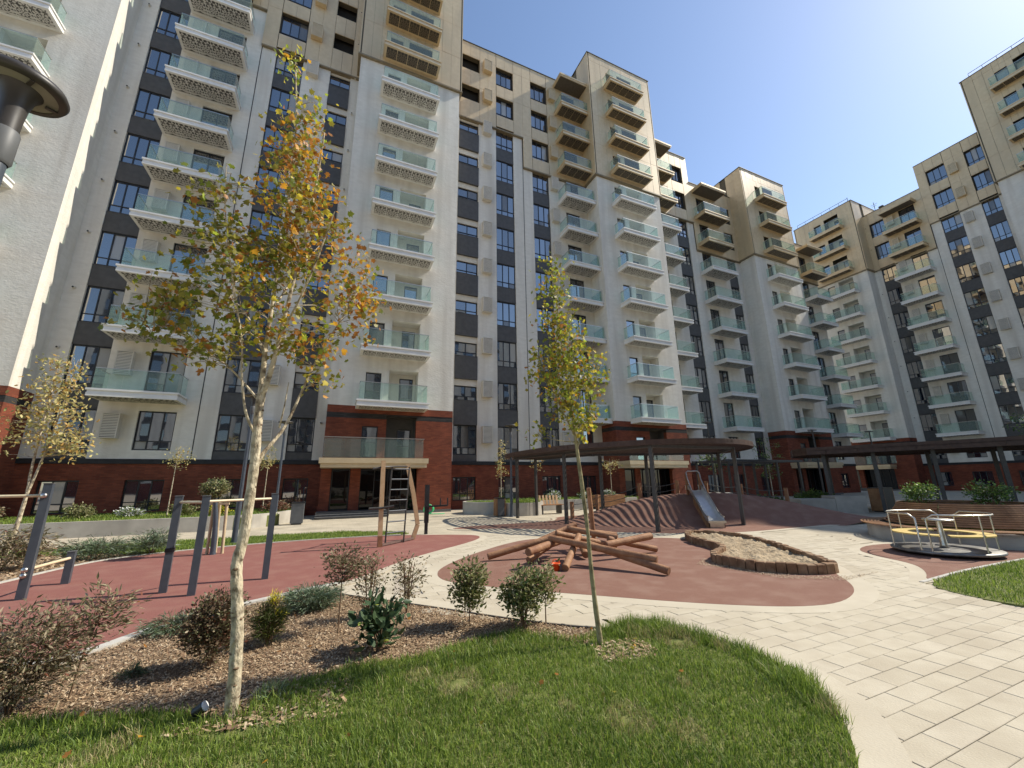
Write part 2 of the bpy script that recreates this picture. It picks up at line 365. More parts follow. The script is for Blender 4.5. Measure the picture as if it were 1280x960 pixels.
def window(root, ua, ub, za, zb, y, cols=3, tr=.45, fine=True, name='window', mid=True):
    w, h = round(ub - ua, 3), round(zb - za, 3); t = .055
    xs = [t / 2 + (w - t) * i / cols for i in range(cols + 1)]
    def fr():
        mb = MB()
        for i, x in enumerate(xs):
            q = .024 if 0 < i < cols else t / 2
            mb.box(x - q, x + q, -.03, .05, 0, h)
        mb.box(xs[0] + .036, xs[-1] - .036, -.026, .05, 0, t + .01); mb.box(xs[0] + .036, xs[-1] - .036, -.026, .05, h - t - .01, h)
        if tr: mb.box(xs[0] + .036, xs[-1] - .036, -.026, .05, tr - .022, tr + .022)
        return mb.mesh('window_frame', M['frame'])
    o = link(name, cached(('wf', w, h, cols, tr), fr), root, (ua, y, za))
    zz = [(0.03, tr - .02), (tr + .02, h - .03)] if tr else [(.03, h - .03)]
    if fine:
        for i in range(cols):
            for (a, b) in zz:
                pw, ph = round(xs[i + 1] - xs[i] - .03, 3), round(b - a, 3)
                kind = rnd.choices(('pane1', 'pane2', 'pane3', 'pane4'), (72, 15, 8, 5))[0]
                if name == 'entrance_door': kind = 'pane_dark'
                def pn():
                    mb = MB(); mb.box(0, pw, 0, .012, 0, ph); return mb.mesh('glass_pane', M[kind])
                link('pane', cached(('pn', pw, ph, kind), pn), o, (xs[i] + .015, .014 + rnd.uniform(-.004, .004), a), (rnd.gauss(0, .006), 0, rnd.gauss(0, .008)))
    else:
        k = 'pane1' if rnd.random() < .7 else 'pane2'
        def gl():
            mb = MB()
            for i in range(cols):
                for (a, b) in zz:
                    d = rnd.uniform(-.004, .004); mb.box(xs[i] + .02, xs[i + 1] - .02, .014 + d, .026 + d, a, b)
            return mb.mesh('window_panes', M[k])
        link('pane', cached(('gl', w, h, cols, tr, k), gl), o, (0, 0, 0), (rnd.gauss(0, .004), 0, rnd.gauss(0, .006)))
    return o

def door(root, ua, ub, za, zb, y):
    w, h = round(ub - ua, 3), round(zb - za, 3); cols = 1 if w < 1.0 else 2
    return window(root, ua, ub, za, zb, y, cols, 0, True, 'balcony_door')

def gold_panels(root, u0, u1, z0, z1, ops, y=-.15, fine=True, maxw=.86):
    ops = [o for o in ops if o[1] > u0 and o[0] < u1 and o[3] > z0 and o[2] < z1]
    us = sorted({round(q, 3) for q in (u0, u1, *[max(u0, o[0]) for o in ops], *[min(u1, o[1]) for o in ops])})
    back = MB(); rect_open(back, u0 + .004, u1 - .004, z0 + .006, z1, ops, y + .06, .25)
    back.build('cladding_backing', M['gap'], root)
    joined = MB()
    for a, b in zip(us, us[1:]):
        if b - a < .03: continue
        k = max(1, math.ceil((b - a) / maxw))
        seams = [z0] + [L(n) - .62 for n in range(4, 16) if z0 + .6 < L(n) - .62 < z1 - .5] + [z1]
        for i in range(k):
            p, q = a + (b - a) * i / k, a + (b - a) * (i + 1) / k; c = (a + b) / 2
            cut = sorted((o[2], o[3]) for o in ops if o[0] < c < o[1])
            for s0, s1 in zip(seams, seams[1:]):
                z = s0; segs = []
                for oa, ob in cut:
                    if ob <= s0 or oa >= s1: continue
                    if oa > z + .03: segs.append((z, oa))
                    z = max(z, ob)
                if z < s1 - .03: segs.append((z, s1))
                for zs, ze in segs:
                    w, h = round(q - p - .014, 2), round(ze - zs - .014, 2)
                    d = rnd.uniform(-.004, .004)
                    if fine:
                        def pm():
                            mb = MB(); mb.box(0, w, 0, .055, 0, h); return mb.mesh('cladding_panel', M['gold'])
                        link('cladding_panel', cached(('cp', w, h), pm), root, (p + .007, y + d, zs + .007))
                    else: joined.box(p + .007, p + .007 + w, y + d, y + d + .055, zs + .007, zs + .007 + h)
    if joined.v: tag(joined.build('cladding_panel', M['gold'], root), kind='stuff')

def balcony(root, ua, ub, y, z, depth, gold, npan, fine=True, glass=True, soffit=True):
    w = round(ub - ua, 3); tm = M['gold_trim'] if gold else M['trim_white']
    def slab():
        mb = MB(); d = depth
        mb.box(0, w, -d, 0, -.09, 0); mb.box(.05, w - .05, -d + .05, 0, -.20, -.09); mb.box(.03, w - .03, -d + .03, 0, -.36, -.20)
        return mb.mesh('balcony_slab', tm)
    o = link('balcony', cached(('bs', w, depth, gold), slab), root, (ua, y, z))
    if soffit:
        pw, pd = (w - .34) / npan, depth - .34
        def sp():
            mb = MB(); mb.box(-pw / 2 + .02, pw / 2 - .02, -pd / 2, pd / 2, -.014, .012); return mb.mesh('soffit_panel', M['soffit_g' if gold else 'soffit_w'])
        me = cached(('sp', round(pw, 3), depth, gold), sp)
        for i in range(npan): link('soffit_panel', me, o, (.17 + pw * (i + .5), -depth + .17 + pd / 2, -.36))
    if glass:
        gi = .14
        def gf(n, width):
            def f():
                mb = MB(); mb.box(0, width, 0, .014, 0, .98); return mb.mesh('glass_panel', M['rail_glass'])
            return f
        n = 3 if w > 3.3 else 2
        pw = round((w - 2 * gi) / n, 3)
        for i in range(n):
            link('glass_panel', cached(('gp', pw), gf(n, pw - .012)), o, (gi + i * pw + .006, -depth + gi, .0))
        sd = round(depth - gi - .02, 3)
        for x in (gi - .01, w - gi - .004):
            def sg():
                mb = MB(); mb.box(0, .014, 0, sd - .016, 0, .98); return mb.mesh('glass_panel', M['rail_glass'])
            link('glass_panel', cached(('sg', sd), sg), o, (x, -depth + gi + .016, 0))
        def hr():
            mb = MB(); mb.bar((gi, -depth + gi + .007, 1.0), (w - gi, -depth + gi + .007, 1.0), .03, .035)
            for x in (gi, w - gi): mb.bar((x, -depth + gi + .02, 1.0), (x, 0, 1.0), .03, .035)
            return mb.mesh('handrail', M['steel'])
        link('handrail', cached(('hr', w, depth), hr), o)
    return o

def ac_unit(root, u, y, z, w=.68, h=1.15, gold=False):
    def f():
        mb = MB(); d = .36
        mb.box(0, w, -d, 0, 0, .04); mb.box(0, w, -d, 0, h - .04, h); mb.box(0, .04, -d + .002, 0, .04, h - .04); mb.box(w - .04, w, -d + .002, 0, .04, h - .04)
        n = int(h / .085)
        for i in range(n):
            zz = .06 + (h - .12) * (i + .5) / n; mb.box(.042, w - .042, -d + .012, -d + .035, zz - .026, zz + .026)
        mb.box(.042, w - .042, -d + .06, -.01, .042, h - .042, 1)
        return mb.mesh('ac_cover', [M['gold_trim'] if gold else M['plaster_warm'], M['spandrel']])
    return link('ac_cover', cached(('ac', w, h, gold), f), root, (u, y, z))

def vent(root, u, z):
    def f():
        mb = MB(); mb.tube([(0, .02, 0), (0, -.15, -.02)], .05, 10, 0); mb.tube([(0, -.151, -.02), (0, -.158, -.021)], .042, 10, 1); mb.tube([(0, 0, 0), (0, -.012, 0)], .08, 10, 0)
        return mb.mesh('vent_pipe', [M['plaster_warm'], M['frame']])
    link('vent_pipe', cached(('vent',), f), root, (u, 0, z))

def section(root, strips, fine=True):
    """strips: dicts u0,u1,t (wall/win/logg/ac/balc), zg (lower edge of cladding), zr (roof), extras"""
    wall = MB(); brick = MB(); band = MB(); cop = MB(); ua, ub = strips[0]['u0'], strips[-1]['u1']
    first_ops = []; runs = {}
    for s in strips:
        u0, u1, t, zg, zr = s['u0'], s['u1'], s['t'], s['zg'], s['zr']
        ops = []; w0, w1 = u0 + .03, u1 - .03; nmax = int((zr - 6.08) / FL + 3)
        floors = [n for n in range(2, nmax + 1) if L(n) + 2.5 < zr + .2]
        if t in ('win', 'logg'):
            for n in floors:
                lo, hi = L(n) + .45, L(n) + 2.4
                lg = t == 'logg' and (n >= 3 if not s.get('lg_from') else n >= s['lg_from'])
                if lg: lo, hi = L(n) + .93, L(n) + (1.95 if L(n) < zg - 1 else 2.38)
                ops.append((w0, w1, lo, hi))
                if lg:
                    if L(n) + 1 > zg:
                        v = MB(); v.box(w0 + .002, w1 - .002, .42, .45, lo, hi); v.build('loggia_dark_sheet', M['void'], root)  # dark sheet in the recess, shade of the open loggia put into colour
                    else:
                        window(root, w0, w1, lo, hi, .2, 2, .3, fine)
                        hd = MB(); hd.box(w0, w1, .10, .22, hi + .004, L(n) + 2.40); hd.build('lintel', M['plaster_warm'], root)
                else: window(root, w0, w1, lo, hi, .14, 3, .45, fine)
                # dark spandrel below this opening
                if lo < zg - .2:
                    below = L(n - 1) + 2.4 if n > 2 else 2.965
                    yo = -.05 if lg else .05
                    z0, z1 = below + (.006 if n > 2 else 0), min(lo - .006, zg)
                    def spm(w=round(w1 - w0, 3), h=round(z1 - z0, 3), yo=yo):
                        mb = MB(); mb.box(0, w, yo, .25, 0, h)
                        if h > .5: mb.box(0, w, yo - .015, .25, h - .04, h + .002)
                        return mb.mesh('spandrel_panel', M['spandrel'])
                    link('spandrel_panel', cached(('sd', round(w1 - w0, 3), round(z1 - z0, 3), yo), spm), root, (w0, 0, z0))
            first_ops.append((u0 + .08, u1 - .08, .5, 1.97))
            wall.box(u0, w0, .0, .25, 2.962, zg); wall.box(w1, u1, .0, .25, 2.962, zg)
            top = [o for o in ops if o[3] > zg]
            lastz = max([o[3] for o in ops if o[2] < zg] + [2.96])
        else:
            if t == 'balc':
                b0, b1 = s['b0'], s['b1']; d0, d1 = s['door']
                for n in floors:
                    if n == 2: ops.append((d0, d1, L(2) + .45, L(2) + 2.4)); window(root, d0, d1, L(2) + .45, L(2) + 2.4, .12, 3 if d1 - d0 > 1.3 else 2, .45, fine)
                    else: ops.append((d0, d1, L(n) - .02, L(n) + 2.42)); door(root, d0, d1, L(n) - .02, L(n) + 2.42, .12)
                    if s.get('ac') is not None: ac_unit(root, s['ac'], -.15 if L(n) > zg - .5 else 0, L(n) + s.get('acz', 1.0), .66 if t == 'balc' else .72, 1.2, L(n) + .9 > zg)
                for n in floors:
                    if n >= 3: balcony(root, b0, b1, -.003 if L(n) < zg - .4 else -.152, L(n), 1.46 if L(n) < zg - .4 else 1.31, L(n) > zg - .4, s.get('np', 4), fine)
                if s.get('cap'):
                    zc = s['cap']; c = MB(); c.box(b0, b1, -1.5, -.152, zc - .16, zc); c.box(b0 + .05, b1 - .05, -1.45, -.152, zc - .3, zc - .16)
                    c.box(b0 + .12, b1 - .12, -1.38, -.152, zc - .312, zc - .301, 1); c.build('balcony_cap', [M['gold_trim'], M['soffit_dark']], root)
                first_ops.append((d0, d1, .5, 1.97))
            if t == 'ac':
                for n in floors: ac_unit(root, s['ac'], -.15 if L(n) + .9 > zg else 0, L(n) + s.get('acz', 1.0), .72, 1.15, L(n) + .9 > zg)
            if t == 'vent':
                for n in floors: vent(root, (u0 + u1) / 2 + .0, L(n) + 2.15)
            rect_open(wall, u0, u1, 2.962, zg, ops, 0, .25)
        if s.get('groove'):
            g = s['groove']; gm = MB(); gm.box(g - .02, g + .02, -.012, .02, 2.97, zg - .002); gm.build('expansion_joint', M['black'], root)
        if zr > zg + .3:
            gold_panels(root, u0, u1, zg, zr - .06, ops, -.15, fine)
            lip = MB(); lip.box(u0, u1, -.19, .2, zg - .10, zg - .002); lip.build('cladding_edge', M['gold_edge'], root)
        runs.setdefault(zr, [u0, u1])[1] = u1
    for o in first_ops: window(root, o[0], o[1], o[2], o[3], .16, 3 if o[1] - o[0] > 1.3 else 2, .42, fine)
    rect_open(brick, ua, ub, -.3, 2.725, first_ops, .03, .25)
    band.box(ua, ub, -.04, .25, 2.73, 2.958)
    wall.build('plaster_wall', M['plaster'], root); brick.build('brick_base', M['brick'], root); band.build('black_band', M['black'], root)
    z = min(s['zr'] for s in strips)
    for zr, (a, b) in runs.items():
        cop = MB(); cop.box(a, b, -.20, .5, zr - .055, zr); cop.build('roof_coping', M['coping'], root)
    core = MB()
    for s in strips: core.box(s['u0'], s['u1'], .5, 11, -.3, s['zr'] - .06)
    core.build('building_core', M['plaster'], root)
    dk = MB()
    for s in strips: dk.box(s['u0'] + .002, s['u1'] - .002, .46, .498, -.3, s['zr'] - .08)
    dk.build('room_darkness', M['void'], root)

def tower(root, u0, zg, zr, t_b=1.4, fine=True, entrance=True, brick_top=5.9, back=11.0, blen=3.93):
    """projecting tower of 7.05 m front; front face at y=-1.7"""
    w = 7.05; yf = -1.7; u1 = u0 + w; wall = MB(); brick = MB(); bk = MB(); inner = MB(); inner2 = MB(); innerA = inner; ops = []
    nmax = int((zr - 6.08) / FL + 3); floors = [n for n in range(2, nmax + 1) if L(n) + 2.3 < zr]
    da, db, la, lb = u0 + t_b + .46, u0 + t_b + 1.32, u0 + t_b + 1.76, u0 + t_b + 3.46
    for n in floors:
        inner = inner2 if n == 2 else innerA
        lo = L(n) + (.1 if n == 2 else -.02); h1 = L(n) + (1.84 if n > 2 else 1.85); h2 = L(n) + (2.1 if n > 2 else 2.45)
        ops += [(da, db, lo, h1), (la, lb, lo, h2)]
        window(root, da, db, lo, h1, yf + .12, 1, 0, True, 'balcony_door')
        yb = yf + .95
        inner.box(la - .2, lb + .2, yf + .31, -.45, lo - .22, lo - .005); inner.box(la - .2, lb + .2, yf + .31, -.45, h2 + .003, h2 + .1)
        inner.box(la - .2, la - .003, yf + .31, -.45, lo - .004, h2 + .002); inner.box(lb + .003, lb + .2, yf + .31, -.45, lo - .004, h2 + .002)
        ia, ib = lb - .98, lb - .16
        rect_open(inner, la, lb, lo - .004, h2 + .002, [(ia, ib, lo, L(n) + 1.85)], yb, yb + .12)
        window(root, ia, ib, lo, L(n) + 1.85, yb + .04, 1, 0, True, 'balcony_door')
    rect_open(wall, u0, u1, brick_top + .002, zg, ops, yf, yf + .3)
    bops = [o for o in ops if o[2] < brick_top]
    if entrance: bops += [(u0 + .5, u0 + 1.45, .27, 2.44), (u0 + 1.96, u0 + 5.03, .0, 2.44)]
    rect_open(brick, u0, u1, .14, 5.20, bops, yf, yf + .3); rect_open(brick, u0, u1, 5.50, brick_top, bops, yf, yf + .3)
    rect_open(bk, u0, u1, 5.201, 5.499, bops, yf + .012, yf + .3)
    # flanks
    for a, b in ((u0, u0 + .3), (u1 - .3, u1)):
        wall.box(a, b, yf + .302, back, brick_top + .002, zg); brick.box(a, b, yf + .302, .6, -.3, 5.20); brick.box(a, b, yf + .302, .6, 5.50, brick_top)
        bk.box(a + .01, b - .01, yf + .302, .6, 5.201, 5.499)
        wall.box(a, b, .602, back, -.3, brick_top)
    pl = MB(); pl.box(u0 - .02, u1 + .02, yf - .03, yf + .28, -.3, .138); pl.build('plinth', M['step'], root)
    wall.build('plaster_wall', M['plaster'], root); brick.build('brick_base', M['brick'], root); bk.build('black_brick_course', M['brick_black'], root)
    innerA.build('loggia_recess', M['plaster_warm'], root); inner2.build('loggia_recess', M['spandrel'], root)
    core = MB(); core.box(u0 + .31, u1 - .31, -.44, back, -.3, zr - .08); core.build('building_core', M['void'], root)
    if zr > zg + .3:
        gold_panels(root, u0 - .0, u1, zg, zr - .06, [tuple(o) for o in ops], yf - .15, fine, .8)
        gb = MB(); rect_open(gb, u0, u1, zg, zr - .08, ops, yf + .02, yf + .3); gb.build('cladding_backing', M['gap'], root)
        for sgn, x in ((-1, u0 - .15), (1, u1 + .09)):
            n = 5; side = MB()
            for i in range(n):
                ya, yb = yf - .15 + (back - yf) * i / n, yf - .15 + (back - yf) * (i + 1) / n
                if i == 0:
                    yb = .0
                for zs, ze in zip([zg] + [L(k) - .62 for k in range(5, 16) if zg + .6 < L(k) - .62 < zr - .6], [L(k) - .62 for k in range(5, 16) if zg + .6 < L(k) - .62 < zr - .6] + [zr - .06]):
                    for q in range(2):
                        a0, a1 = ya + (yb - ya) * q / 2, ya + (yb - ya) * (q + 1) / 2
                        if a1 - a0 < .05: continue
                        pm = MB(); pm.box(0, .06, 0, a1 - a0 - .014, 0, ze - zs - .014)
                        me = cached(('tp', round(a1 - a0, 2), round(ze - zs, 2)), lambda pm=pm: pm.mesh('cladding_panel', M['gold']))
                        link('cladding_panel', me, root, (x, a0 + .007, zs + .007))
            side.box(u0 - .09 if sgn < 0 else u1, u0 if sgn < 0 else u1 + .09, yf - .12, back, zg + .01, zr - .08); side.build('cladding_backing', M['gap'], root)
        lip = MB(); lip.box(u0 - .19, u1 + .19, yf - .19, yf + .02, zg - .12, zg - .002); lip.box(u0 - .19, u0, yf + .02, back, zg - .12, zg - .002); lip.box(u1, u1 + .19, yf + .02, back, zg - .12, zg - .002)
        lip.build('cladding_edge', M['gold_edge'], root)
    cp = MB(); cp.box(u0 - .2, u1 + .2, yf - .2, back, zr - .055, zr); cp.build('roof_coping', M['coping'], root)
    for n in floors:
        if n >= 3:
            g = L(n) > zg - .3
            balcony(root, u0 + t_b, u0 + t_b + blen, yf - (.153 if g else .003), L(n), 1.25 - (.15 if g else 0), g, 5, fine)
    # first-floor canopy with glass rail, steps and entrance door
    if entrance:
        cz = MB(); cz.box(u0 - .12, u0 + 5.35, yf - 1.42, yf - .003, 2.66, 2.93); cz.box(u0 - .04, u0 + 5.28, yf - 1.34, yf - .003, 2.445, 2.658); c = cz.build('entrance_canopy', M['gold_trim'], root)
        for i in range(5):
            gm = MB(); gm.box(0, 1.0, 0, .014, 0, .98); link('glass_panel', cached(('eg',), lambda: gm.mesh('glass_panel', M['rail_glass'])), c, (u0 + .04 + i * 1.01, yf - 1.22, 2.97))
        hr = MB(); hr.bar((u0 + .02, yf - 1.21, 4.0), (u0 + 5.12, yf - 1.21, 4.0), .04, .04); hr.bar((u0 + 5.1, yf - 1.21, 4.0), (u0 + 5.1, yf, 4.0), .04, .04); hr.build('handrail', M['steel'], c)
        for i in range(3):
            st = MB(); st.box(u0 - .05, u0 + 3.35, yf - 1.75 + .3 * i, yf - .035, .09 * i, .09 * (i + 1) - (.02 if i < 2 else 0)); st.box(u0 - .06, u0 + 3.36, yf - 1.77 + .3 * i, yf - 1.45 + .3 * i, .09 * (i + 1) - .02, .09 * (i + 1))
            st.build('step', M['step'], root)
        window(root, u0 + .52, u0 + 1.43, .28, 2.42, yf + .1, 1, 0, True, 'entrance_door')
        window(root, u0 + 1.98, u0 + 5.01, .02, 2.42, yf + .7, 4, 0, True, 'entrance_door')
        ld = MB(); ld.box(u0 + .35, u0 + 5.2, yf + .31, -.46, 2.46, 2.52); ld.build('porch_ceiling', M['soffit_dark'], root)

def secA(root, u, k=1.0, zl=33.3, zrl=38.25, zrr=38.25, last='logg', zr2=30.3, acz=1.0, fine=True):
    U = lambda s: u + s * k
    section(root, [
        dict(u0=U(0), u1=U(.76), t='vent', zg=zl, zr=zrl), dict(u0=U(.76), u1=U(2.33), t='win', zg=zl, zr=zrl),
        dict(u0=U(2.33), u1=U(6.27), t='balc', zg=zl, zr=zrl, b0=U(2.33), b1=U(5.75), door=(U(3.87), U(5.4)), ac=U(2.67), acz=.98, np=4, cap=None if zrl > 36 else 34.0),
        dict(u0=U(6.27), u1=U(7.12), t='wall', zg=zr2, zr=zrr, groove=U(6.3)), dict(u0=U(7.12), u1=U(8.82), t='win', zg=zr2, zr=zrr),
        dict(u0=U(8.82), u1=U(10.46), t='ac', ac=U(9.05), acz=acz, zg=zr2, zr=zrr), dict(u0=U(10.46), u1=U(11.85), t=last, zg=zr2, zr=zrr),
        dict(u0=U(11.85), u1=U(12.38), t='vent', zg=zr2, zr=zrr)], fine)

bA = thing('apartment_building', (0, 25.5, 0), 'long white apartment block with champagne top storeys, red brick base and projecting balcony towers', 'apartment building')
tower(bA, -19.98, 33.75, 40.95, entrance=False)
secA(bA, -12.93)
tower(bA, -.52, 30.6, 40.95)
section(bA, [
    dict(u0=6.53, u1=7.02, t='wall', zg=30.3, zr=38.25), dict(u0=7.02, u1=8.72, t='logg', zg=30.3, zr=38.25),
    dict(u0=8.72, u1=10.17, t='ac', ac=9.0, acz=1.2, zg=30.3, zr=38.25), dict(u0=10.17, u1=11.8, t='win', zg=30.3, zr=38.25),
    dict(u0=11.8, u1=12.64, t='wall', zg=30.3, zr=38.25, groove=12.62), dict(u0=12.64, u1=13.48, t='wall', zg=27.3, zr=38.25),
    dict(u0=13.48, u1=15.12, t='win', zg=27.3, zr=38.25),
    dict(u0=15.12, u1=18.87, t='balc', zg=27.3, zr=38.25, b0=15.86, b1=18.86, door=(16.7, 18.1), ac=15.2, acz=.98, np=4, cap=37.5)])
tower(bA, 18.87, 27.4, 40.95)
section(bA, [
    dict(u0=25.92, u1=28.95, t='balc', zg=27.35, zr=35.25, b0=25.94, b1=28.66, door=(26.5, 27.9), ac=None, np=3, cap=34.4),
    dict(u0=28.95, u1=29.6, t='wall', zg=27.35, zr=35.25), dict(u0=29.6, u1=31.22, t='win', zg=27.35, zr=35.25),
    dict(u0=31.22, u1=32.05, t='wall', zg=27.35, zr=35.25),
    dict(u0=32.05, u1=36.36, t='balc', zg=24.2, zr=32.25, b0=32.22, b1=35.84, door=(32.8, 34.1), ac=None, np=4, cap=31.25),
    dict(u0=36.36, u1=37.76, t='win', zg=24.2, zr=32.25), dict(u0=37.76, u1=38.35, t='wall', zg=24.2, zr=32.25)])
tower(bA, 38.35, 24.3, 34.9, fine=True)
section(bA, [
    dict(u0=45.4, u1=45.9, t='wall', zg=24.2, zr=29.1), dict(u0=45.9, u1=47.5, t='win', zg=24.2, zr=29.1),
    dict(u0=47.5, u1=52.0, t='balc', zg=24.2, zr=29.1, b0=48.7, b1=51.7, door=(49.0, 50.3), ac=None, np=3, cap=28.2)], fine=False)

bB = thing('apartment_building', (62.0, 23.87, 0), 'shaded white and beige apartment block standing across the right end of the courtyard', 'apartment building', rz=R(-90))
tower(bB, -6.98, 27.3, 37.42, t_b=1.97, fine=True)
secA(bB, 0.0, .974, 27.25, 35.2, 38.25, 'win', 30.3, .5)
tower(bB, 12.07, 31.0, 43.9, t_b=1.72, fine=True, entrance=False)
so = MB(); so.box(18.3, 20.3, -1.6, 9, 43.91, 49.5); so.box(20.32, 34, -1.6, 9, -.3, 46.5); so.build('rooftop_block', M['plaster'], bB)
for a, b, zz, yy in ((-6.7, -.2, 37.42, -1.5), (12.6, 18.9, 43.9, -1.5)):
    rl = MB()
    rl.bar((a, yy, zz + .62), (b, yy, zz + .62), .04, .04)
    for i in range(7): x = a + (b - a) * i / 6; rl.bar((x, yy, zz + .002), (x, yy, zz + .6), .03, .03)
    rl.build('roof_railing', M['dark_steel'], bB)
def antenna(root, x, y, z, h=2.6):
    mb = MB(); mb.tube([(x, y, z), (x, y, z + h)], .03, 6); mb.tube([(x - .35, y, z + h * .8), (x + .35, y, z + h * .8)], .02, 5); mb.tube([(x - .25, y, z + h * .65), (x + .25, y, z + h * .65)], .02, 5)
    mb.build('antenna', M['dark_steel'], root)
antenna(bA, 36.0, 5.0, 32.2, 6.5); antenna(bB, -2.0, 3.0, 37.4, 3.5); antenna(bB, 1.5, .6, 35.2, 1.6); antenna(bB, 17.2, .5, 43.9, 4)
vp = MB(); vp.box(1.9, 2.3, .6, 1.0, 35.2, 35.75); vp.box(1.86, 2.34, .56, 1.04, 35.75, 35.85); vp.build('roof_vent', M['coping'], bB)

# the block that closes the courtyard on the side behind the viewer (seen only as a reflection)
bC = thing('apartment_building', (10, -38.0, 0), 'plain white and grey apartment block across the courtyard, seen only mirrored in the windows', 'apartment building')
for i, (a, b, h, yo) in enumerate(((-52, -30, 38.3, 0), (-29.98, -23, 41, 1.7), (-22.98, -10, 38.3, 0), (-9.98, -3, 41, 1.7), (-2.98, 10, 38.3, 0), (10.02, 17, 41, 1.7), (17.02, 30, 38.3, 0), (30.02, 50, 38.3, 0))):
    wl_ = MB(); wl_.box(a, b, -12, yo, 2.96, h); wl_.build('plaster_wall', M['plaster'], bC)
    br_ = MB(); br_.box(a, b, -12, yo - .02, -.3, 2.955); br_.build('brick_base', M['brick'], bC)
    x = a + 1.2
    while x < b - 2:
        gm_ = MB(); gm_.box(x, x + 1.6, yo, yo + .03, 3.2, h - .6); gm_.build('window_strip', M['spandrel'], bC)
        for n in range(2, 13):
            if L(n) + 2.4 < h:
                def wmesh():
                    q = MB(); q.box(0, 1.5, 0, .02, 0, 1.9); return q.mesh('far_window', M['pane2'])
                link('window', cached(('farw',), wmesh), bC, (x + .05, yo + .032, L(n) + .45))
        x += 3.3
# ================================================================== ground
g = MB(); g.add([(-700, -700, -.05), (900, -700, -.05), (900, 900, -.05), (-700, 900, -.05)], [(0, 1, 2, 3)])
tag(g.build('ground', M['joint']), kind='structure')
def sheet(name, poly, z, mat, thick=.03, kind='structure'):
    mb = MB(); mb.prism(poly, z - thick, z); o = mb.build(name, mat); return tag(o, kind=kind)
sheet('paved_courtyard', [(-24, -6), (64, -6), (64, 26), (-24, 26)], -.016, M['paving'], .03)

def offset_line(pts, d, closed=False):
    out = []; n = len(pts)
    for i in range(n):
        a = pts[(i - 1) % n] if closed or i > 0 else pts[i]; b = pts[(i + 1) % n] if closed or i < n - 1 else pts[i]
        tx, ty = b[0] - a[0], b[1] - a[1]; l = math.hypot(tx, ty) or 1
        out.append((pts[i][0] - ty / l * d, pts[i][1] + tx / l * d))
    return out
def strip(name, pts, w, z0, z1, mat, closed=False, kind='structure'):
    a = offset_line(pts, w, closed); mb = MB(); n = len(pts)
    vs = [(x, y, z1) for x, y in pts] + [(x, y, z1) for x, y in a] + [(x, y, z0) for x, y in pts] + [(x, y, z0) for x, y in a]
    fs = []
    for i in range(n if closed else n - 1):
        j = (i + 1) % n
        fs += [(i, j, n + j, n + i), (2 * n + i, 2 * n + j, j, i), (n + i, n + j, 3 * n + j, 3 * n + i)]
    mb.add(vs, fs); o = mb.build(name, mat)
    return tag(o, kind=kind) if kind else o

R1 = smooth_poly([(-5.4, 8.3), (-4.2, 7.0), (-2.9, 5.9), (-2.2, 5.75), (-1.75, 6.6), (-1.1, 7.14), (-.7, 7.36), (-.25, 7.66), (.53, 8.0), (1.11, 8.85), (2.14, 10.0), (3.42, 11.05), (4.2, 11.9), (4.35, 12.6), (3.8, 13.1),
                  (2.2, 13.9), (.74, 14.07), (-.59, 14.08), (-1.96, 13.93), (-3.5, 13.5), (-4.5, 12.9), (-4.9, 12.0), (-5.1, 10.8), (-5.3, 9.9), (-7.5, 9.4), (-7.5, 8.2)], 2)
sheet('rubber_surface', R1, .004, M['rubber'], .06)
R2 = smooth_poly([(1.85, 7.6), (2.05, 8.2), (2.75, 9.05), (3.5, 9.75), (4.4, 10.5), (5.3, 11.0), (6.4, 10.85), (7.8, 9.85), (8.9, 9.3), (9.4, 8.4), (9.3, 6.4), (8.75, 5.2), (7.95, 4.5), (7.45, 4.03), (6.9, 3.72), (6.2, 3.55), (5.6, 3.68),
                  (5.0, 4.05), (4.35, 4.58), (3.66, 5.25), (2.9, 5.95), (2.25, 6.65), (1.9, 7.1)], 2)
sheet('rubber_surface', R2, .004, M['rubber_brown'], .06)
R3 = smooth_poly([(4.0, 14.85), (4.9, 15.3), (6.5, 15.3), (9.0, 15.3), (9.6, 17.3), (14, 16.8), (18.5, 13.5), (19.2, 9.6), (17.4, 8.95), (14.65, 9.05), (11.7, 9.0), (9.9, 9.75), (8.8, 10.6), (7.6, 12.2), (5.9, 13.85), (4.5, 14.35)], 2)
sheet('rubber_surface', R3, .004, M['rubber_brown'], .06)
R4 = smooth_poly([(8.6, 3.62), (9.5, 3.95), (10.15, 4.4), (10.45, 5.1), (11.0, 5.75), (12.2, 6.0), (13.6, 5.5), (14.8, 4.4), (16.0, 3.55), (12.3, 3.66), (11.1, 3.7), (9.9, 3.7)], 2)
sheet('rubber_surface', R4, .004, M['rubber_brown'], .06)
# smooth border band round the central rubber field
strip('paving_border', [(x, y) for x, y in R2], .27, -.03, .002, M['band'], True)
strip('paving_border', smooth_poly([(.0, 7.75), (.53, 8.0), (1.11, 8.85), (2.14, 10.0), (3.42, 11.05), (4.2, 11.9), (4.35, 12.6), (3.8, 13.1), (2.6, 13.7)], 2, False), -.22, -.03, .0015, M['band'])
strip('paving_border', [(x, y) for x, y in R3], .22, -.03, .001, M['band'], True)
strip('paving_border', smooth_poly([(8.4, 3.55), (8.6, 3.62), (9.5, 3.95), (10.15, 4.4), (10.45, 5.1), (11.0, 5.75), (12.2, 6.0), (13.6, 5.5)], 2, False), .2, -.03, .0012, M['band'])

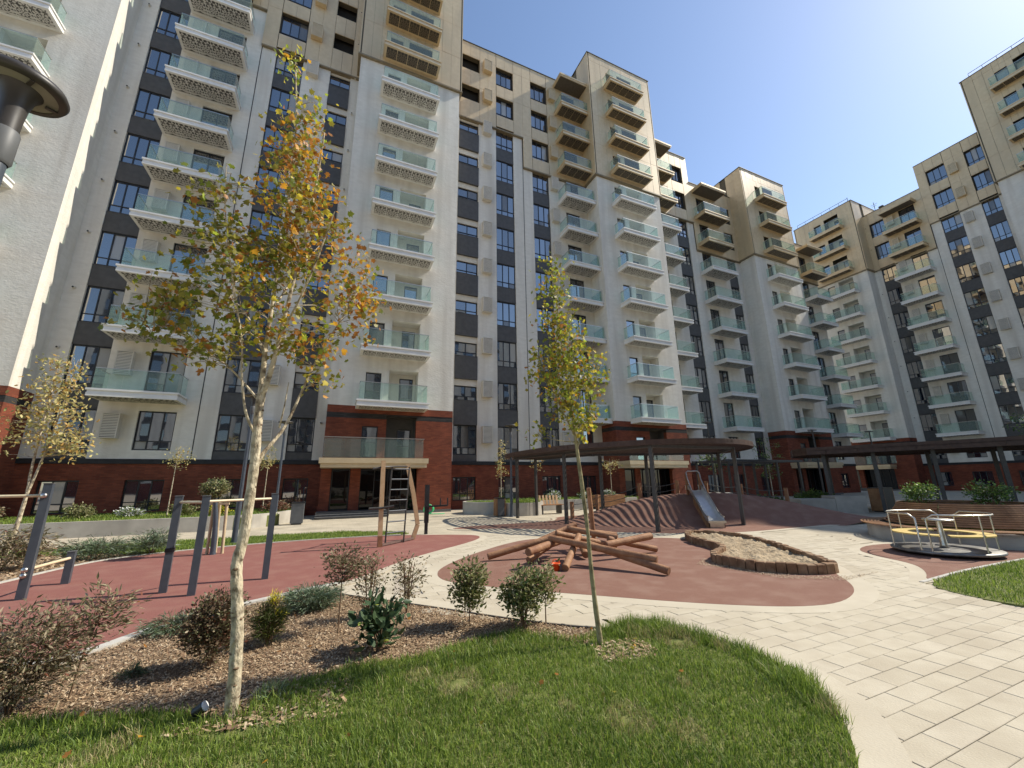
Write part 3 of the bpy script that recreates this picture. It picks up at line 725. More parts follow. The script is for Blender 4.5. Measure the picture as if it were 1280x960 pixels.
LAWN = [(-12, 5.2), (-6, 5.0), (-2.6, 4.75), (-1.99, 4.5), (-1.76, 4.42), (-1.39, 4.28), (-1.05, 4.2), (-.83, 4.06), (-.6, 3.86), (-.42, 3.86), (-.35, 4.2), (.05, 4.28), (.36, 4.35), (.98, 4.3), (1.3, 4.42), (1.75, 4.5), (2.08, 4.42), (2.25, 4.12), (2.5, 3.86), (2.68, 3.98), (2.95, 4.1)]
EDGE = smooth_poly([(2.95, 4.1), (3.3, 4.2), (3.55, 4.03), (3.74, 3.44), (3.79, 2.88), (3.68, 2.46), (3.46, 2.14), (3.12, 1.86), (2.8, 1.66), (2.2, 1.38), (1.2, 1.1), (0, .95), (-2, .85), (-12, .8)], 2, False)
LAWN_POLY = LAWN + EDGE[1:]
MULCH = [(2.85, 4.12), (2.52, 4.45), (2.12, 4.88), (1.53, 5.6), (1.02, 6.2), (.35, 6.95), (.05, 7.35), (-.25, 7.5), (-.7, 7.2), (-1.11, 6.98), (-1.75, 6.45), (-2.15, 5.6), (-2.9, 5.72), (-4.2, 6.85), (-5.4, 8.1), (-7.5, 8.0), (-12, 8.0)] + LAWN
sheet('mulch_bed', MULCH, -.004, M['soil'], .06)
sheet('lawn', LAWN_POLY, .004, M['turf'], .06)
strip('kerb', smooth_poly([(-7.5, 8.15), (-5.4, 8.25), (-4.2, 6.95), (-2.9, 5.85), (-2.2, 5.7), (-1.75, 6.55), (-1.1, 7.09), (-.7, 7.31), (-.25, 7.61), (.3, 7.86)], 2, False), -.12, -.04, .03, M['kerb'])
strip('kerb', smooth_poly([(-7.5, 9.45), (-5.35, 9.95), (-5.15, 10.8), (-4.95, 12.0), (-4.55, 12.95), (-3.5, 13.55), (-1.96, 13.98), (-.59, 14.13), (.74, 14.12), (2.2, 13.95)], 2, False), .07, -.04, .014, M['kerb'])
strip('lawn_edging', smooth_poly([(.3, 7.05), (1.02, 6.23), (1.53, 5.63), (2.12, 4.91), (2.52, 4.48), (2.95, 4.12)], 1, False), -.03, -.06, .012, M['black'])
strip('paving_border', [(p[0] + .0, p[1]) for p in smooth_poly([(.35, 7.0), (1.02, 6.27), (1.53, 5.67), (2.12, 4.95), (2.55, 4.52), (2.98, 4.16)] + EDGE[3:], 1, False)], .26, -.03, .002, M['band'])
LAWN2 = smooth_poly([(-14, 15.6), (-7.1, 15.75), (-4.5, 15.95), (-2.3, 16.0), (.5, 15.95), (1.9, 15.0), (2.6, 14.3), (2.2, 13.98), (.74, 14.16), (-.59, 14.17), (-1.96, 14.03), (-3.5, 13.62), (-4.2, 13.3), (-5.2, 14.2), (-9, 14.2), (-14, 14.0)], 1)
sheet('lawn', LAWN2, .004, M['turf'], .05)
MUL2 = [(-14, 14.1), (-9, 14.3), (-5.2, 14.3), (-4.2, 13.35), (-4.62, 12.95), (-5.02, 12.0), (-5.22, 10.8), (-5.42, 9.95), (-7.5, 9.5), (-14, 9.4)]
sheet('mulch_bed', MUL2, -.002, M['soil'], .05)
LAWN3 = smooth_poly([(8.45, 3.5), (8.9, 3.6), (9.9, 3.64), (11.1, 3.63), (12.3, 3.6), (16, 3.4), (22, 2.6), (22, -3), (9.2, -2), (8.4, 1.2), (8.05, 2.4), (8.05, 2.9), (8.2, 3.3)], 1)
sheet('lawn', LAWN3, .006, M['turf'], .05)
strip('kerb', smooth_poly([(8.5, 3.6), (9.9, 3.68), (11.1, 3.67), (12.3, 3.64), (16, 3.44)], 1, False), .06, -.03, .01, M['kerb'])
# raised lawn against the facade, behind the concrete wall
sheet('raised_lawn', [(-13.0, 25.5), (-13.0, 23), (-20, 23), (-20, 19.25), (-5.3, 19.1), (-3.0, 19.1), (-2.0, 20.0), (-1.6, 21.6), (-1.2, 25.5)], .42, M['turf'], .5)

# ------------------------------------------------------------------ pavers: single slabs near by, joined further off
PW, PH = .40, .185
path_poly = [(1.5, .3), (2.5, 1.2), (3.3, 2.2), (3.5, 3.2), (3.1, 4.0), (2.4, 4.5), (1.0, 6.6), (.5, 7.4), (1.0, 8.6), (2.3, 10.2), (4.4, 12.0), (7.0, 12.5), (9.2, 9.9), (12.0, 8.9), (13.0, 7.5), (12.5, 6.2), (10.6, 5.6), (10.0, 4.4), (8.4, 3.4), (7.9, 2.6), (8.4, .6), (6.0, -.6), (3.0, -.4)]
EDGE_ZONE = [(2.0, .9), (3.0, 1.6), (3.6, 2.1), (3.85, 2.9), (3.75, 3.6), (3.3, 4.25), (2.9, 4.2), (2.1, 4.9), (.6, 6.6), (.3, 7.2), (1.2, 8.6), (4.5, 11.8), (6, 12), (4, 7), (8, 2)]
cells = []
for r in range(-4, 68):
    y = r * PH + .06; sh = .5 * PW if r % 2 else 0
    for c in range(3, 34):
        x = c * PW + sh; cells.append((x, y))
cx = np.array([c[0] for c in cells]) + PW / 2; cy = np.array([c[1] for c in cells]) + PH / 2
ok = inside(path_poly, cx, cy) | inside(EDGE_ZONE, cx, cy)
def near_band(poly, X, Y):
    return inside(poly, X, Y)
for pl in (R2, R1, R3, R4, LAWN_POLY, LAWN3, MULCH): ok &= ~(near_band(pl, cx - .17, cy) & near_band(pl, cx + .17, cy) & near_band(pl, cx, cy - .08) & near_band(pl, cx, cy + .08))
cells = [c for c, o in zip(cells, ok) if o]
def seen(x, y):
    d = Vector((x, y, 0)) - Vector((0, 0, EYE)); zc = d.dot(_f)
    if zc < .2: return 1e9
    px, py = d.dot(_r2) / zc * 500, -d.dot(_u2) / zc * 500
    return zc if abs(px) < 665 and abs(py) < 505 else 1e6 + zc
cells.sort(key=lambda c: seen(c[0] + PW / 2, c[1] + PH / 2))
pm = []
for k in range(3):
    mb = MB(); a, b, t, e = PW / 2 - .0025, PH / 2 - .0025, .0, .003
    vs = [(-a, -b, -.03), (a, -b, -.03), (a, b, -.03), (-a, b, -.03), (-a, -b, -e), (a, -b, -e), (a, b, -e), (-a, b, -e), (-a + e, -b + e, 0), (a - e, -b + e, 0), (a - e, b - e, 0), (-a + e, b - e, 0)]
    mb.add(vs, [(0, 1, 5, 4), (1, 2, 6, 5), (2, 3, 7, 6), (3, 0, 4, 7), (4, 5, 9, 8), (5, 6, 10, 9), (6, 7, 11, 10), (7, 4, 8, 11), (8, 9, 10, 11)])
    pm.append(mb.mesh('paver', M['paver%d' % (k + 1)]))
path = bpy.data.objects.new('paved_path', pm[0].copy()); path.data.clear_geometry()
pb = MB(); pb.prism([(2.2, -.3), (3.75, 2.6), (3.6, 3.6), (1.0, 6.7), (1.2, 8.0), (2.4, 8.0), (5.6, 3.4), (8.0, 3.2), (7.8, -.3)], -.03, -.0135); path.data = pb.mesh('paved_path_bed', M['joint']); C.objects.link(path); tag(path, kind='structure')
rest = MB()
for i, (x, y) in enumerate(cells):
    k = rnd.choice((0, 0, 1, 1, 2)); z = rnd.uniform(-.0015, .0015)
    if i < 300:
        link('paver', pm[k], path, (x + PW / 2, y + PH / 2, z), (rnd.gauss(0, .003), rnd.gauss(0, .002), 0))
    else:
        rest.box(x + .003, x + PW - .003, y + .003, y + PH - .003, -.03, z, k)
tag(rest.build('paver', [M['paver1'], M['paver2'], M['paver3']], path), kind='stuff')

# ------------------------------------------------------------------ grass, mulch chips
def scatter(poly, n, keep=None):
    xs = [p[0] for p in poly]; ys = [p[1] for p in poly]; out = []
    got = 0; X = np.zeros(0); Y = np.zeros(0)
    while got < n:
        x = rng.uniform(min(xs), max(xs), n * 2); y = rng.uniform(min(ys), max(ys), n * 2); m = inside(poly, x, y)
        if keep is not None: m &= keep(x, y)
        X = np.concatenate([X, x[m]]); Y = np.concatenate([Y, y[m]]); got = len(X)
    return X[:n], Y[:n]
def wob(x, y, s, ph=0):
    return np.sin(x * s + ph) * np.cos(y * s * 1.3 + 1.7 * ph) + .6 * np.sin(x * s * 2.3 + y * s * 1.9 + ph) + .4 * np.cos(x * s * 4.1 - y * s * 3.7 + 2 * ph)
def grass(name, X, Y, h0, h1, w, z, weights, dry=True):
    n = len(X); a = rng.uniform(0, 2 * np.pi, n); lean = rng.uniform(.1, .85, n); H = rng.uniform(h0, h1, n) * (1 + .22 * wob(X, Y, 3.1))
    wd = w * rng.uniform(.7, 1.3, n); dx, dy = np.cos(a), np.sin(a); b = a + rng.normal(np.pi / 2, .5, n); bx, by = np.cos(b), np.sin(b)
    V = np.zeros((n, 5, 3))
    for i, (t, ww) in enumerate(((0, 1), (0, -1), (.55, .8), (.55, -.8), (1, 0))):
        off = lean * H * t ** 1.8
        V[:, i, 0] = X + dx * off + bx * wd * ww / 2; V[:, i, 1] = Y + dy * off + by * wd * ww / 2; V[:, i, 2] = z + H * t * (1 - .35 * lean * t)
    F = np.array([(0, 1, 3), (0, 3, 2), (2, 3, 4)]); FF = (np.arange(n)[:, None, None] * 5 + F[None]).reshape(-1, 3)
    p = rng.random(n); q = wob(X, Y, 1.9, .7); d = wob(X, Y, 2.6, 2.1)
    mi = np.where(p < .40 - .17 * q, 0, np.where(p < .78, 1, 4)); mi = np.where((p > .965), 2, mi)
    if dry: mi = np.where((d > .95) & (rng.random(n) < .6), rng.choice([2, 3], n), mi); mi = np.where(rng.random(n) < .03, 3, mi)
    me = np_mesh(name, V.reshape(-1, 3), FF, [M['g1'], M['g2'], M['g3'], M['g4'], M['g5']], np.repeat(mi, 3))
    return tag(link(name, me), kind='stuff')
def infront(x, y): return (x * math.sin(YAW) + y * math.cos(YAW) > .9)
def thin(x, y):
    bare = ((x - 2.72) ** 2 / .10 + (y - 3.55) ** 2 / .05 < 1) | ((x + .35) ** 2 / .09 + (y - 3.72) ** 2 / .03 < 1)
    return infront(x, y) & ~(bare & (rng.random(x.shape) < .75)) & (wob(x, y, 2.6, 2.1) < 1.75)
X, Y = scatter(LAWN_POLY, 170000, lambda x, y: thin(x, y) & (x > -5) & (rng.random(x.shape) < np.clip(3.4 / np.hypot(x, y), .25, 1)))
grass('grass', X, Y, .028, .070, .0050, .002, None)
X, Y = scatter([(2.0, 4.3), (2.5, 3.9), (2.9, 4.15), (3.35, 4.22), (3.6, 4.05), (3.78, 3.44), (3.83, 2.88), (3.7, 2.44), (3.3, 1.95), (3.2, 2.1), (3.55, 2.9), (3.5, 3.5), (2.9, 3.8)], 5000)
grass('grass', X, Y, .06, .13, .005, .002, None)
X, Y = scatter(LAWN + [(0, 3.7), (-3, 4.0)], 5000, lambda x, y: (x > -3) & (y > 3.75) & (rng.random(x.shape) < .5))
grass('grass', X, Y, .05, .12, .0055, .0, None)
X, Y = scatter(LAWN2, 20000, lambda x, y: x > -9); grass('grass', X, Y, .05, .09, .012, .0, None, False)
X, Y = scatter(LAWN3, 22000, lambda x, y: (x < 15) & (y > 1)); grass('grass', X, Y, .04, .09, .008, .004, None, False)
X, Y = scatter([(-13.0, 25.4), (-13.0, 19.3), (-5.3, 19.15), (-3.0, 19.15), (-2.0, 20.0), (-1.6, 21.6), (-1.3, 25.4)], 14000); grass('grass', X, Y, .06, .12, .018, .42, None, False)

def chips(name, X, Y, s0, s1, z, ws=(.55, .25, .2)):
    n = len(X); a = rng.uniform(0, 2 * np.pi, n); s = rng.uniform(s0, s1, n); w = s * rng.uniform(.25, .6, n)
    tx = rng.normal(0, .35, n); Z = z + rng.uniform(0, .016, n)
    V = np.zeros((n, 4, 3))
    for i, (p, q) in enumerate(((-1, -1), (1, -1), (1, 1), (-1, 1))):
        V[:, i, 0] = X + np.cos(a) * s * p / 2 - np.sin(a) * w * q / 2; V[:, i, 1] = Y + np.sin(a) * s * p / 2 + np.cos(a) * w * q / 2
        V[:, i, 2] = Z + tx * s * p / 2 + rng.normal(0, .15, n) * w * q
    F = np.arange(n * 4).reshape(n, 4)
    me = np_mesh(name, V.reshape(-1, 3), F, [M['chip1'], M['chip2'], M['chip3']], rng.choice(3, n, p=ws)); return tag(link(name, me), kind='stuff')
X, Y = scatter(MULCH, 65000, lambda x, y: (x > -5) & (y < 8) & ~inside(LAWN_POLY, x, y)); chips('mulch_chips', X, Y, .006, .027, 0.0, (.50, .33, .17))
X, Y = scatter(MUL2, 5000, lambda x, y: x > -8); chips('mulch_chips', X, Y, .03, .08, .0)
X, Y = scatter([(-.9, 3.75), (.2, 3.5), (.3, 4.1), (-.4, 4.3)], 700); chips('mulch_chips', X, Y, .015, .05, .008)
X, Y = scatter([(2.4, 3.4), (3.0, 3.3), (3.05, 3.75), (2.5, 3.85)], 500); chips('mulch_chips', X, Y, .01, .04, .008)
# ================================================================== plants
LEAF = {
 'maple': (np.array([(0, 0, 0), (.42, .18, .05), (.30, .42, .03), (.55, .62, .08), (.22, .70, .02), (0, 1.05, -.06), (-.22, .70, .02), (-.55, .62, .08), (-.30, .42, .03), (-.42, .18, .05)]),
           np.array([(0, 1, 2), (0, 2, 4), (2, 3, 4), (0, 4, 5), (0, 5, 6), (0, 6, 8), (6, 7, 8), (0, 8, 9)])),
 'oval': (np.array([(0, 0, 0), (.24, .35, .07), (.20, .72, .05), (0, 1.0, -.05), (-.20, .72, .05), (-.24, .35, .07), (0, .5, 0)]),
          np.array([(0, 1, 6), (1, 2, 6), (2, 3, 6), (3, 4, 6), (4, 5, 6), (5, 0, 6)])),
 'lance': (np.array([(0, 0, 0), (.13, .4, .04), (0, 1.0, -.08), (-.13, .4, .04)]), np.array([(0, 1, 2), (0, 2, 3)])),
 'needle': (np.array([(0, 0, 0), (.05, .3, .02), (0, 1.0, .0), (-.05, .3, .02)]), np.array([(0, 1, 2), (0, 2, 3)])),
}
def leaf_mesh(name, P, size, kind, mats, mi, up=.5, droop=.2, dirs=None):
    T, F = LEAF[kind]; n = len(P); k = len(T)
    if dirs is None: d = rng.normal(0, 1, (n, 3))
    else: d = dirs + rng.normal(0, .45, (n, 3))
    d[:, 2] -= droop; d /= np.linalg.norm(d, axis=1)[:, None] + 1e-9
    nn = rng.normal(0, 1, (n, 3)); nn[:, 2] += up * 3; nn -= d * (nn * d).sum(1)[:, None]; nn /= np.linalg.norm(nn, axis=1)[:, None] + 1e-9
    sx = np.cross(d, nn); s = size * rng.uniform(.65, 1.25, n)
    wv = rng.uniform(.75, 1.2, n); cup = rng.uniform(-1.2, 2.4, n)
    V = P[:, None, :] + s[:, None, None] * (T[None, :, 0, None] * wv[:, None, None] * sx[:, None, :] + T[None, :, 1, None] * d[:, None, :] + T[None, :, 2, None] * cup[:, None, None] * nn[:, None, :])
    FF = (np.arange(n)[:, None, None] * k + F[None]).reshape(-1, 3)
    return np_mesh(name, V.reshape(-1, 3), FF, mats, np.repeat(mi, len(F)))

PAL = {
 'autumn': [leafmat('leaf_green', (0.145, 0.189, 0.026), (0.217, 0.261, 0.036), .42), leafmat('leaf_olive', (0.246, 0.225, 0.036), (0.319, 0.290, 0.051), .42), leafmat('leaf_yellow', (0.580, 0.478, 0.051), (0.696, 0.580, 0.072), .45),
            leafmat('leaf_orange', (0.609, 0.290, 0.029), (0.725, 0.392, 0.043), .45), leafmat('leaf_rust', (0.348, 0.152, 0.036), (0.464, 0.203, 0.043), .4), leafmat('leaf_lime', (0.348, 0.435, 0.043), (0.435, 0.522, 0.065), .5)],
 'pale': [leafmat('leaf_sun_cream', (0.551, 0.478, 0.189), (0.696, 0.609, 0.275), .4), leafmat('leaf_sage', (0.290, 0.304, 0.116), (0.392, 0.392, 0.160), .4), leafmat('leaf_amber', (0.522, 0.319, 0.087), (0.638, 0.420, 0.131), .4)],  # small trees' leaves, sunlight put into the pale cream tone
 'shrub': [leafmat('shrub_green', (0.080, 0.123, 0.032), (0.123, 0.174, 0.049), .25), leafmat('shrub_olive', (0.160, 0.174, 0.058), (0.232, 0.239, 0.087), .3), leafmat('shrub_pale', (0.348, 0.334, 0.174), (0.464, 0.435, 0.246), .3), leafmat('shrub_dark', (0.043, 0.065, 0.023), (0.065, 0.090, 0.032), .2)],
 'bronze': [leafmat('bronze_dark', (0.109, 0.072, 0.046), (0.160, 0.109, 0.065), .25), leafmat('bronze_green', (0.123, 0.123, 0.058), (0.174, 0.167, 0.080), .25), leafmat('bronze_pale', (0.334, 0.275, 0.174), (0.435, 0.362, 0.239), .3), leafmat('bronze_red', (0.217, 0.080, 0.051), (0.290, 0.116, 0.072), .3)],
 'juniper': [leafmat('juniper_green', (0.109, 0.167, 0.080), (0.160, 0.225, 0.116), .15), leafmat('juniper_blue', (0.189, 0.246, 0.174), (0.261, 0.319, 0.232), .15), leafmat('juniper_dark', (0.043, 0.065, 0.032), (0.072, 0.102, 0.051), .1)],
 'yellow': [leafmat('conifer_gold', (0.652, 0.580, 0.043), (0.797, 0.696, 0.072), .3), leafmat('conifer_green', (.06, .08, .02), (.085, .11, .026), .2)],
 'laurel': [leafmat('laurel_green', (.035, .07, .028), (.05, .09, .038), .12), leafmat('laurel_mid', (.075, .12, .055), (.10, .15, .075), .15), leafmat('laurel_yellow', (0.435, 0.493, 0.087), (0.522, 0.580, 0.131), .3)],
 'shade': [leafmat('planter_green', (0.087, 0.160, 0.036), (0.131, 0.217, 0.051), .3), leafmat('planter_lime', (0.189, 0.275, 0.058), (0.261, 0.362, 0.080), .35), leafmat('planter_dark', (0.051, 0.087, 0.023), (0.072, 0.123, 0.032), .25)],
 'flower': [leafmat('flower_white', (0.800, 0.800, 0.754), (0.800, 0.800, 0.800), .2), leafmat('flower_green', (0.102, 0.160, 0.036), (0.160, 0.217, 0.058), .3)],
}
def plant(name, label, cat, base, stems, clumps, leaf, size, pal, wts, bark, per=16, cr=.14, up=.5, droop=.25, group=None, twig=.006, names=('trunk', 'crown'), colour=None, twigs=True, outward=False, nst=7):
    """stems: list of (points, r0, r1) in world space; clumps: (x,y,z,rx,ry,rz,number of sprays)"""
    root = thing(name, base, label, cat, group); B = np.array(base, float); mb = MB(); S = []
    for pts, r0, r1 in stems:
        sp = smooth_poly([tuple(p) for p in pts], 2, False) if len(pts) > 2 else [tuple(p) for p in pts]
        k = len(sp); rr = [r0 + (r1 - r0) * (i / max(1, k - 1)) ** .8 for i in range(k)]
        rr = [r * (1 + .06 * math.sin(i * 2.1 + r0 * 90)) for i, r in enumerate(rr)]
        if r0 > .05: rr[0] *= 1.25
        mb.tube([np.array(p) - B for p in sp], rr, nst if r0 > .02 else 5)
        S += sp
        for i in range(k - 1):
            a = np.array(sp[i]); b = np.array(sp[i + 1]); m = int(np.linalg.norm(b - a) / .12)
            S += [tuple(a + (b - a) * j / (m + 1)) for j in range(1, m + 1)]
    S = np.array(S); LP = []; LD = []
    for (x, y, z, rx, ry, rz, n) in clumps:
        for _ in range(n):
            d = rng.normal(0, 1, 3); d /= np.linalg.norm(d); q = rng.random() ** .42
            c = np.array([x, y, z]) + d * q * np.array([rx, ry, rz])
            if c[2] < base[2] + .02: c[2] = base[2] + .02 + rng.random() * .05
            dist = np.linalg.norm(S - c, axis=1) + .8 * np.maximum(0, S[:, 2] - c[2] + .05); s = S[np.argmin(dist)]
            if twigs:
                mid = (s + c) / 2 + np.array([0, 0, .06 * np.linalg.norm(c - s)]) + rng.normal(0, .02, 3)
                mb.tube([s - B, mid - B, c - B], [twig, twig * .7, twig * .35], 4, caps=False)
            m = max(2, int(per * rng.uniform(.5, 1.5))); t = rng.random(m)
            pp = c + rng.normal(0, cr * .5, (m, 3)) * np.array([1, 1, .8]) - (c - s)[None, :] * (t[:, None] * .28)
            LP.append(pp); LD.append(np.repeat(((c - s) / (np.linalg.norm(c - s) + 1e-6))[None], m, 0))
    mb.build(names[0], bark, root)
    P = np.concatenate(LP); D = np.concatenate(LD); P[:, 2] = np.maximum(P[:, 2], base[2] + .01)
    mats = PAL[pal]; mi = rng.choice(len(mats), len(P), p=wts) if colour is None else colour(P)
    link(names[1], leaf_mesh(names[1], P - B, size, leaf, mats, mi, up, droop, D if outward else None), root)
    return root

# the big autumn tree on the lawn
Y0 = 3.87
T1 = [([(-.52, Y0, -.05), (-.52, Y0, .23), (-.535, Y0, .45), (-.555, Y0, .66), (-.60, Y0, .94), (-.61, Y0, 1.05), (-.585, Y0, 1.18), (-.58, Y0, 1.57), (-.58, Y0, 1.8), (-.60, Y0, 2.15), (-.60, Y0, 2.36)], .047, .032),
      ([(-.60, Y0, 2.3), (-.62, Y0 + .05, 2.62), (-.63, Y0 + .1, 2.96), (-.62, Y0 + .12, 3.57), (-.61, Y0 + .1, 4.34), (-.62, Y0 + .05, 5.2), (-.71, Y0, 5.95)], .026, .005),
      ([(-.60, Y0, 2.3), (-.54, Y0 - .05, 2.56), (-.50, Y0 - .1, 2.93), (-.43, Y0 - .16, 3.53), (-.36, Y0 - .2, 4.24), (-.34, Y0 - .2, 4.95)], .027, .005),
      ([(-.58, Y0, 1.66), (-.55, Y0 + .03, 1.84), (-.48, Y0 + .08, 1.96), (-.40, Y0 + .14, 2.11), (-.29, Y0 + .22, 2.54), (-.22, Y0 + .28, 2.80), (.04, Y0 + .35, 3.45), (.2, Y0 + .4, 3.95)], .021, .004),
      ([(-.59, Y0, 2.0), (-.64, Y0 - .03, 2.08), (-.69, Y0 - .06, 2.20), (-.74, Y0 - .1, 2.47), (-.76, Y0 - .12, 2.74), (-.85, Y0 - .2, 3.13), (-1.0, Y0 - .25, 3.8), (-1.05, Y0 - .25, 4.3)], .015, .003),
      ([(-.60, Y0, 2.28), (-.70, Y0 + .1, 2.40), (-.9, Y0 + .2, 2.62), (-1.15, Y0 + .3, 2.83), (-1.5, Y0 + .35, 2.98), (-1.75, Y0 + .4, 3.02)], .012, .003),
      ([(-.62, Y0 + .05, 2.7), (-.8, Y0 + .35, 3.1), (-1.1, Y0 + .7, 3.5), (-1.4, Y0 + .8, 3.7)], .014, .003),
      ([(-.46, Y0 + .2, 2.1), (-.43, Y0 + .1, 2.25), (-.42, Y0 + .12, 2.5)], .010, .003),
      ([(-.52, Y0 - .1, 2.8), (-.3, Y0 - .5, 3.2), (-.15, Y0 - .8, 3.7)], .014, .003),
      ([(-.60, Y0 + .1, 3.2), (-.5, Y0 + .5, 3.8), (-.35, Y0 + .8, 4.3)], .012, .003)]
def autumn_col(P):
    n = len(P); hot = np.clip((P[:, 0] + .75) * 1.1 + (P[:, 2] - 3.5) * .45 - np.clip(P[:, 2] - 5.0, 0, 2) * 2.2 + rng.normal(0, .22, n) + .25 * wob(P[:, 0] * 2, P[:, 2] * 2, 2.2), 0, 1); r = rng.random(n)
    cool = rng.choice(6, n, p=[.30, .44, .08, .03, .12, .03]); warm = rng.choice(6, n, p=[.04, .27, .12, .24, .32, .01])
    out = np.where(r < hot, warm, cool); top = P[:, 2] > 5.25 + rng.normal(0, .1, n)
    return np.where(top, rng.choice(6, n, p=[.15, .1, .3, .05, .0, .4]), out)
plant('autumn_tree', 'tallest young tree in the front lawn, pale blotchy forked trunk and orange and olive leaves', 'tree', (-.52, Y0, 0), T1,
      [(-.66, Y0, 3.55, .42, .5, .75, 58), (-.45, Y0 - .1, 4.2, .33, .45, .62, 72), (-1.0, Y0 + .05, 3.75, .42, .5, .55, 50), (-.18, Y0 + .15, 3.75, .36, .5, .55, 46), (-.62, Y0, 4.8, .26, .3, .42, 34), (-.56, Y0, 5.3, .16, .2, .35, 9),
       (-1.35, Y0 + .2, 3.25, .34, .35, .26, 24), (-1.5, Y0 + .3, 2.98, .28, .25, .10, 13), (.12, Y0 + .25, 3.45, .2, .3, .5, 20), (-.35, Y0 + .1, 2.95, .42, .4, .32, 32), (-.95, Y0, 2.9, .35, .4, .28, 26), (-.72, Y0, 5.85, .10, .1, .16, 4), (-.2, Y0 + .25, 2.55, .12, .15, .15, 5), (-1.2, Y0 + .1, 2.66, .3, .3, .08, 5)],
      'maple', .050, 'autumn', None, M['bark'], per=13, cr=.15, up=.25, droop=.35, colour=autumn_col, twig=.0045, nst=12)

sc_ = MB(); sr = random.Random(5); tpt = smooth_poly(T1[0][0], 2, False)
for i in range(34):
    k = sr.randrange(3, len(tpt) - 2); p = Vector(tpt[k]) - Vector((-.52, Y0, 0)); rad = (.047 + (.032 - .047) * (k / (len(tpt) - 1)) ** .8); a = sr.uniform(0, 6.28); w_, h_ = sr.uniform(.008, .024), sr.uniform(.005, .012)
    nrm = Vector((math.cos(a), math.sin(a), 0)); tg = Vector((-math.sin(a), math.cos(a), 0)); c_ = p + nrm * (rad * .97); c_.z += sr.uniform(-.02, .02); ring = []
    for q in range(7):
        t = 2 * math.pi * q / 7; ring.append(c_ + tg * (w_ * math.cos(t)) + Vector((0, 0, h_ * math.sin(t))))
    sc_.add(ring + [c_ + nrm * .007], [(q, (q + 1) % 7, 7) for q in range(7)])
tree1 = [o for o in SC.objects if o.name == 'autumn_tree'][0]
tag(sc_.build('bark_scars', M['twig'], tree1), kind='stuff')
Y1 = 3.81
plant('autumn_tree', 'slender young tree beside the curved path with a narrow yellow-green crown on a twin stem', 'tree', (2.63, Y1, 0),
      [([(2.63, Y1, -.05), (2.59, Y1, .35), (2.56, Y1, .75), (2.55, Y1, 1.11), (2.51, Y1, 1.61), (2.45, Y1, 2.13), (2.38, Y1, 2.7), (2.31, Y1, 3.4), (2.24, Y1, 4.2)], .032, .005),
       ([(2.555, Y1 + .01, 1.0), (2.535, Y1 + .04, 1.4), (2.49, Y1 + .05, 1.9), (2.46, Y1 + .06, 2.4), (2.5, Y1 + .1, 3.0)], .017, .004),
       ([(2.47, Y1, 1.95), (2.62, Y1 - .1, 2.4), (2.74, Y1 - .12, 2.9)], .010, .003), ([(2.44, Y1, 2.1), (2.2, Y1 - .05, 2.5), (2.0, Y1, 3.0)], .010, .003), ([(2.42, Y1, 2.3), (2.3, Y1 + .1, 2.9), (2.15, Y1 + .1, 3.6)], .008, .003),
       ([(2.46, Y1, 2.02), (2.2, Y1 - .02, 2.03), (1.98, Y1, 2.08)], .006, .002)],
      [(2.42, Y1, 2.62, .36, .34, .42, 62), (2.32, Y1, 3.15, .28, .28, .42, 46), (2.25, Y1, 3.7, .15, .17, .38, 24), (2.70, Y1, 2.95, .17, .2, .32, 18), (2.0, Y1, 2.95, .10, .12, .38, 9), (2.24, Y1, 4.12, .06, .07, .14, 5), (1.96, Y1, 2.10, .10, .08, .05, 4), (2.5, Y1, 2.25, .22, .22, .16, 14)],
      'maple', .044, 'autumn', [.30, .34, .13, .04, .06, .13], M['bark2'], per=14, cr=.15, up=.25, droop=.3, twig=.004, nst=10)

plant('birch_tree', 'small white-stemmed tree with sunlit straw-toned leaves in front of the concrete lawn wall', 'tree', (-7.05, 14.5, 0),
      [([(-7.12, 14.5, -.05), (-7.03, 14.5, .6), (-7.0, 14.5, 1.2), (-6.99, 14.5, 1.6), (-7.04, 14.5, 2.1), (-7.03, 14.5, 3.2), (-7.05, 14.5, 4.8)], .06, .012), ([(-6.99, 14.5, 1.5), (-6.88, 14.5, 2.3), (-6.76, 14.5, 3.6), (-6.70, 14.5, 4.7)], .035, .01)],
      [(-6.85, 14.5, 4.3, .5, .5, .55, 40), (-6.65, 14.5, 3.4, .6, .5, .6, 40), (-6.45, 14.5, 2.75, .5, .45, .4, 40), (-7.35, 14.5, 3.5, .45, .4, .6, 26), (-6.9, 14.5, 4.95, .4, .3, .35, 14), (-7.5, 14.5, 2.7, .3, .3, .3, 8)],
      'oval', .10, 'pale', [.5, .28, .22], M['bark'], per=10, cr=.3, up=.2, twig=.01)
plant('birch_tree', 'tree beyond the left edge of the lawn with only some rust-coloured sprays reaching in', 'tree', (-4.6, 5.6, 0),
      [([(-4.6, 5.6, -.05), (-4.55, 5.6, 1.2), (-4.5, 5.6, 2.4), (-4.4, 5.6, 3.8)], .05, .01), ([(-4.52, 5.6, 2.0), (-4.1, 5.6, 2.3), (-3.62, 5.6, 2.5)], .015, .003), ([(-4.5, 5.6, 2.6), (-4.0, 5.6, 2.95), (-3.62, 5.6, 3.1)], .012, .003)],
      [(-3.72, 5.6, 2.5, .2, .2, .22, 10), (-3.75, 5.6, 3.05, .15, .2, .25, 8), (-4.4, 5.6, 3.0, .6, .6, .8, 50)], 'oval', .055, 'autumn', [.05, .2, .1, .2, .4, .05], M['bark'], per=9, cr=.12)
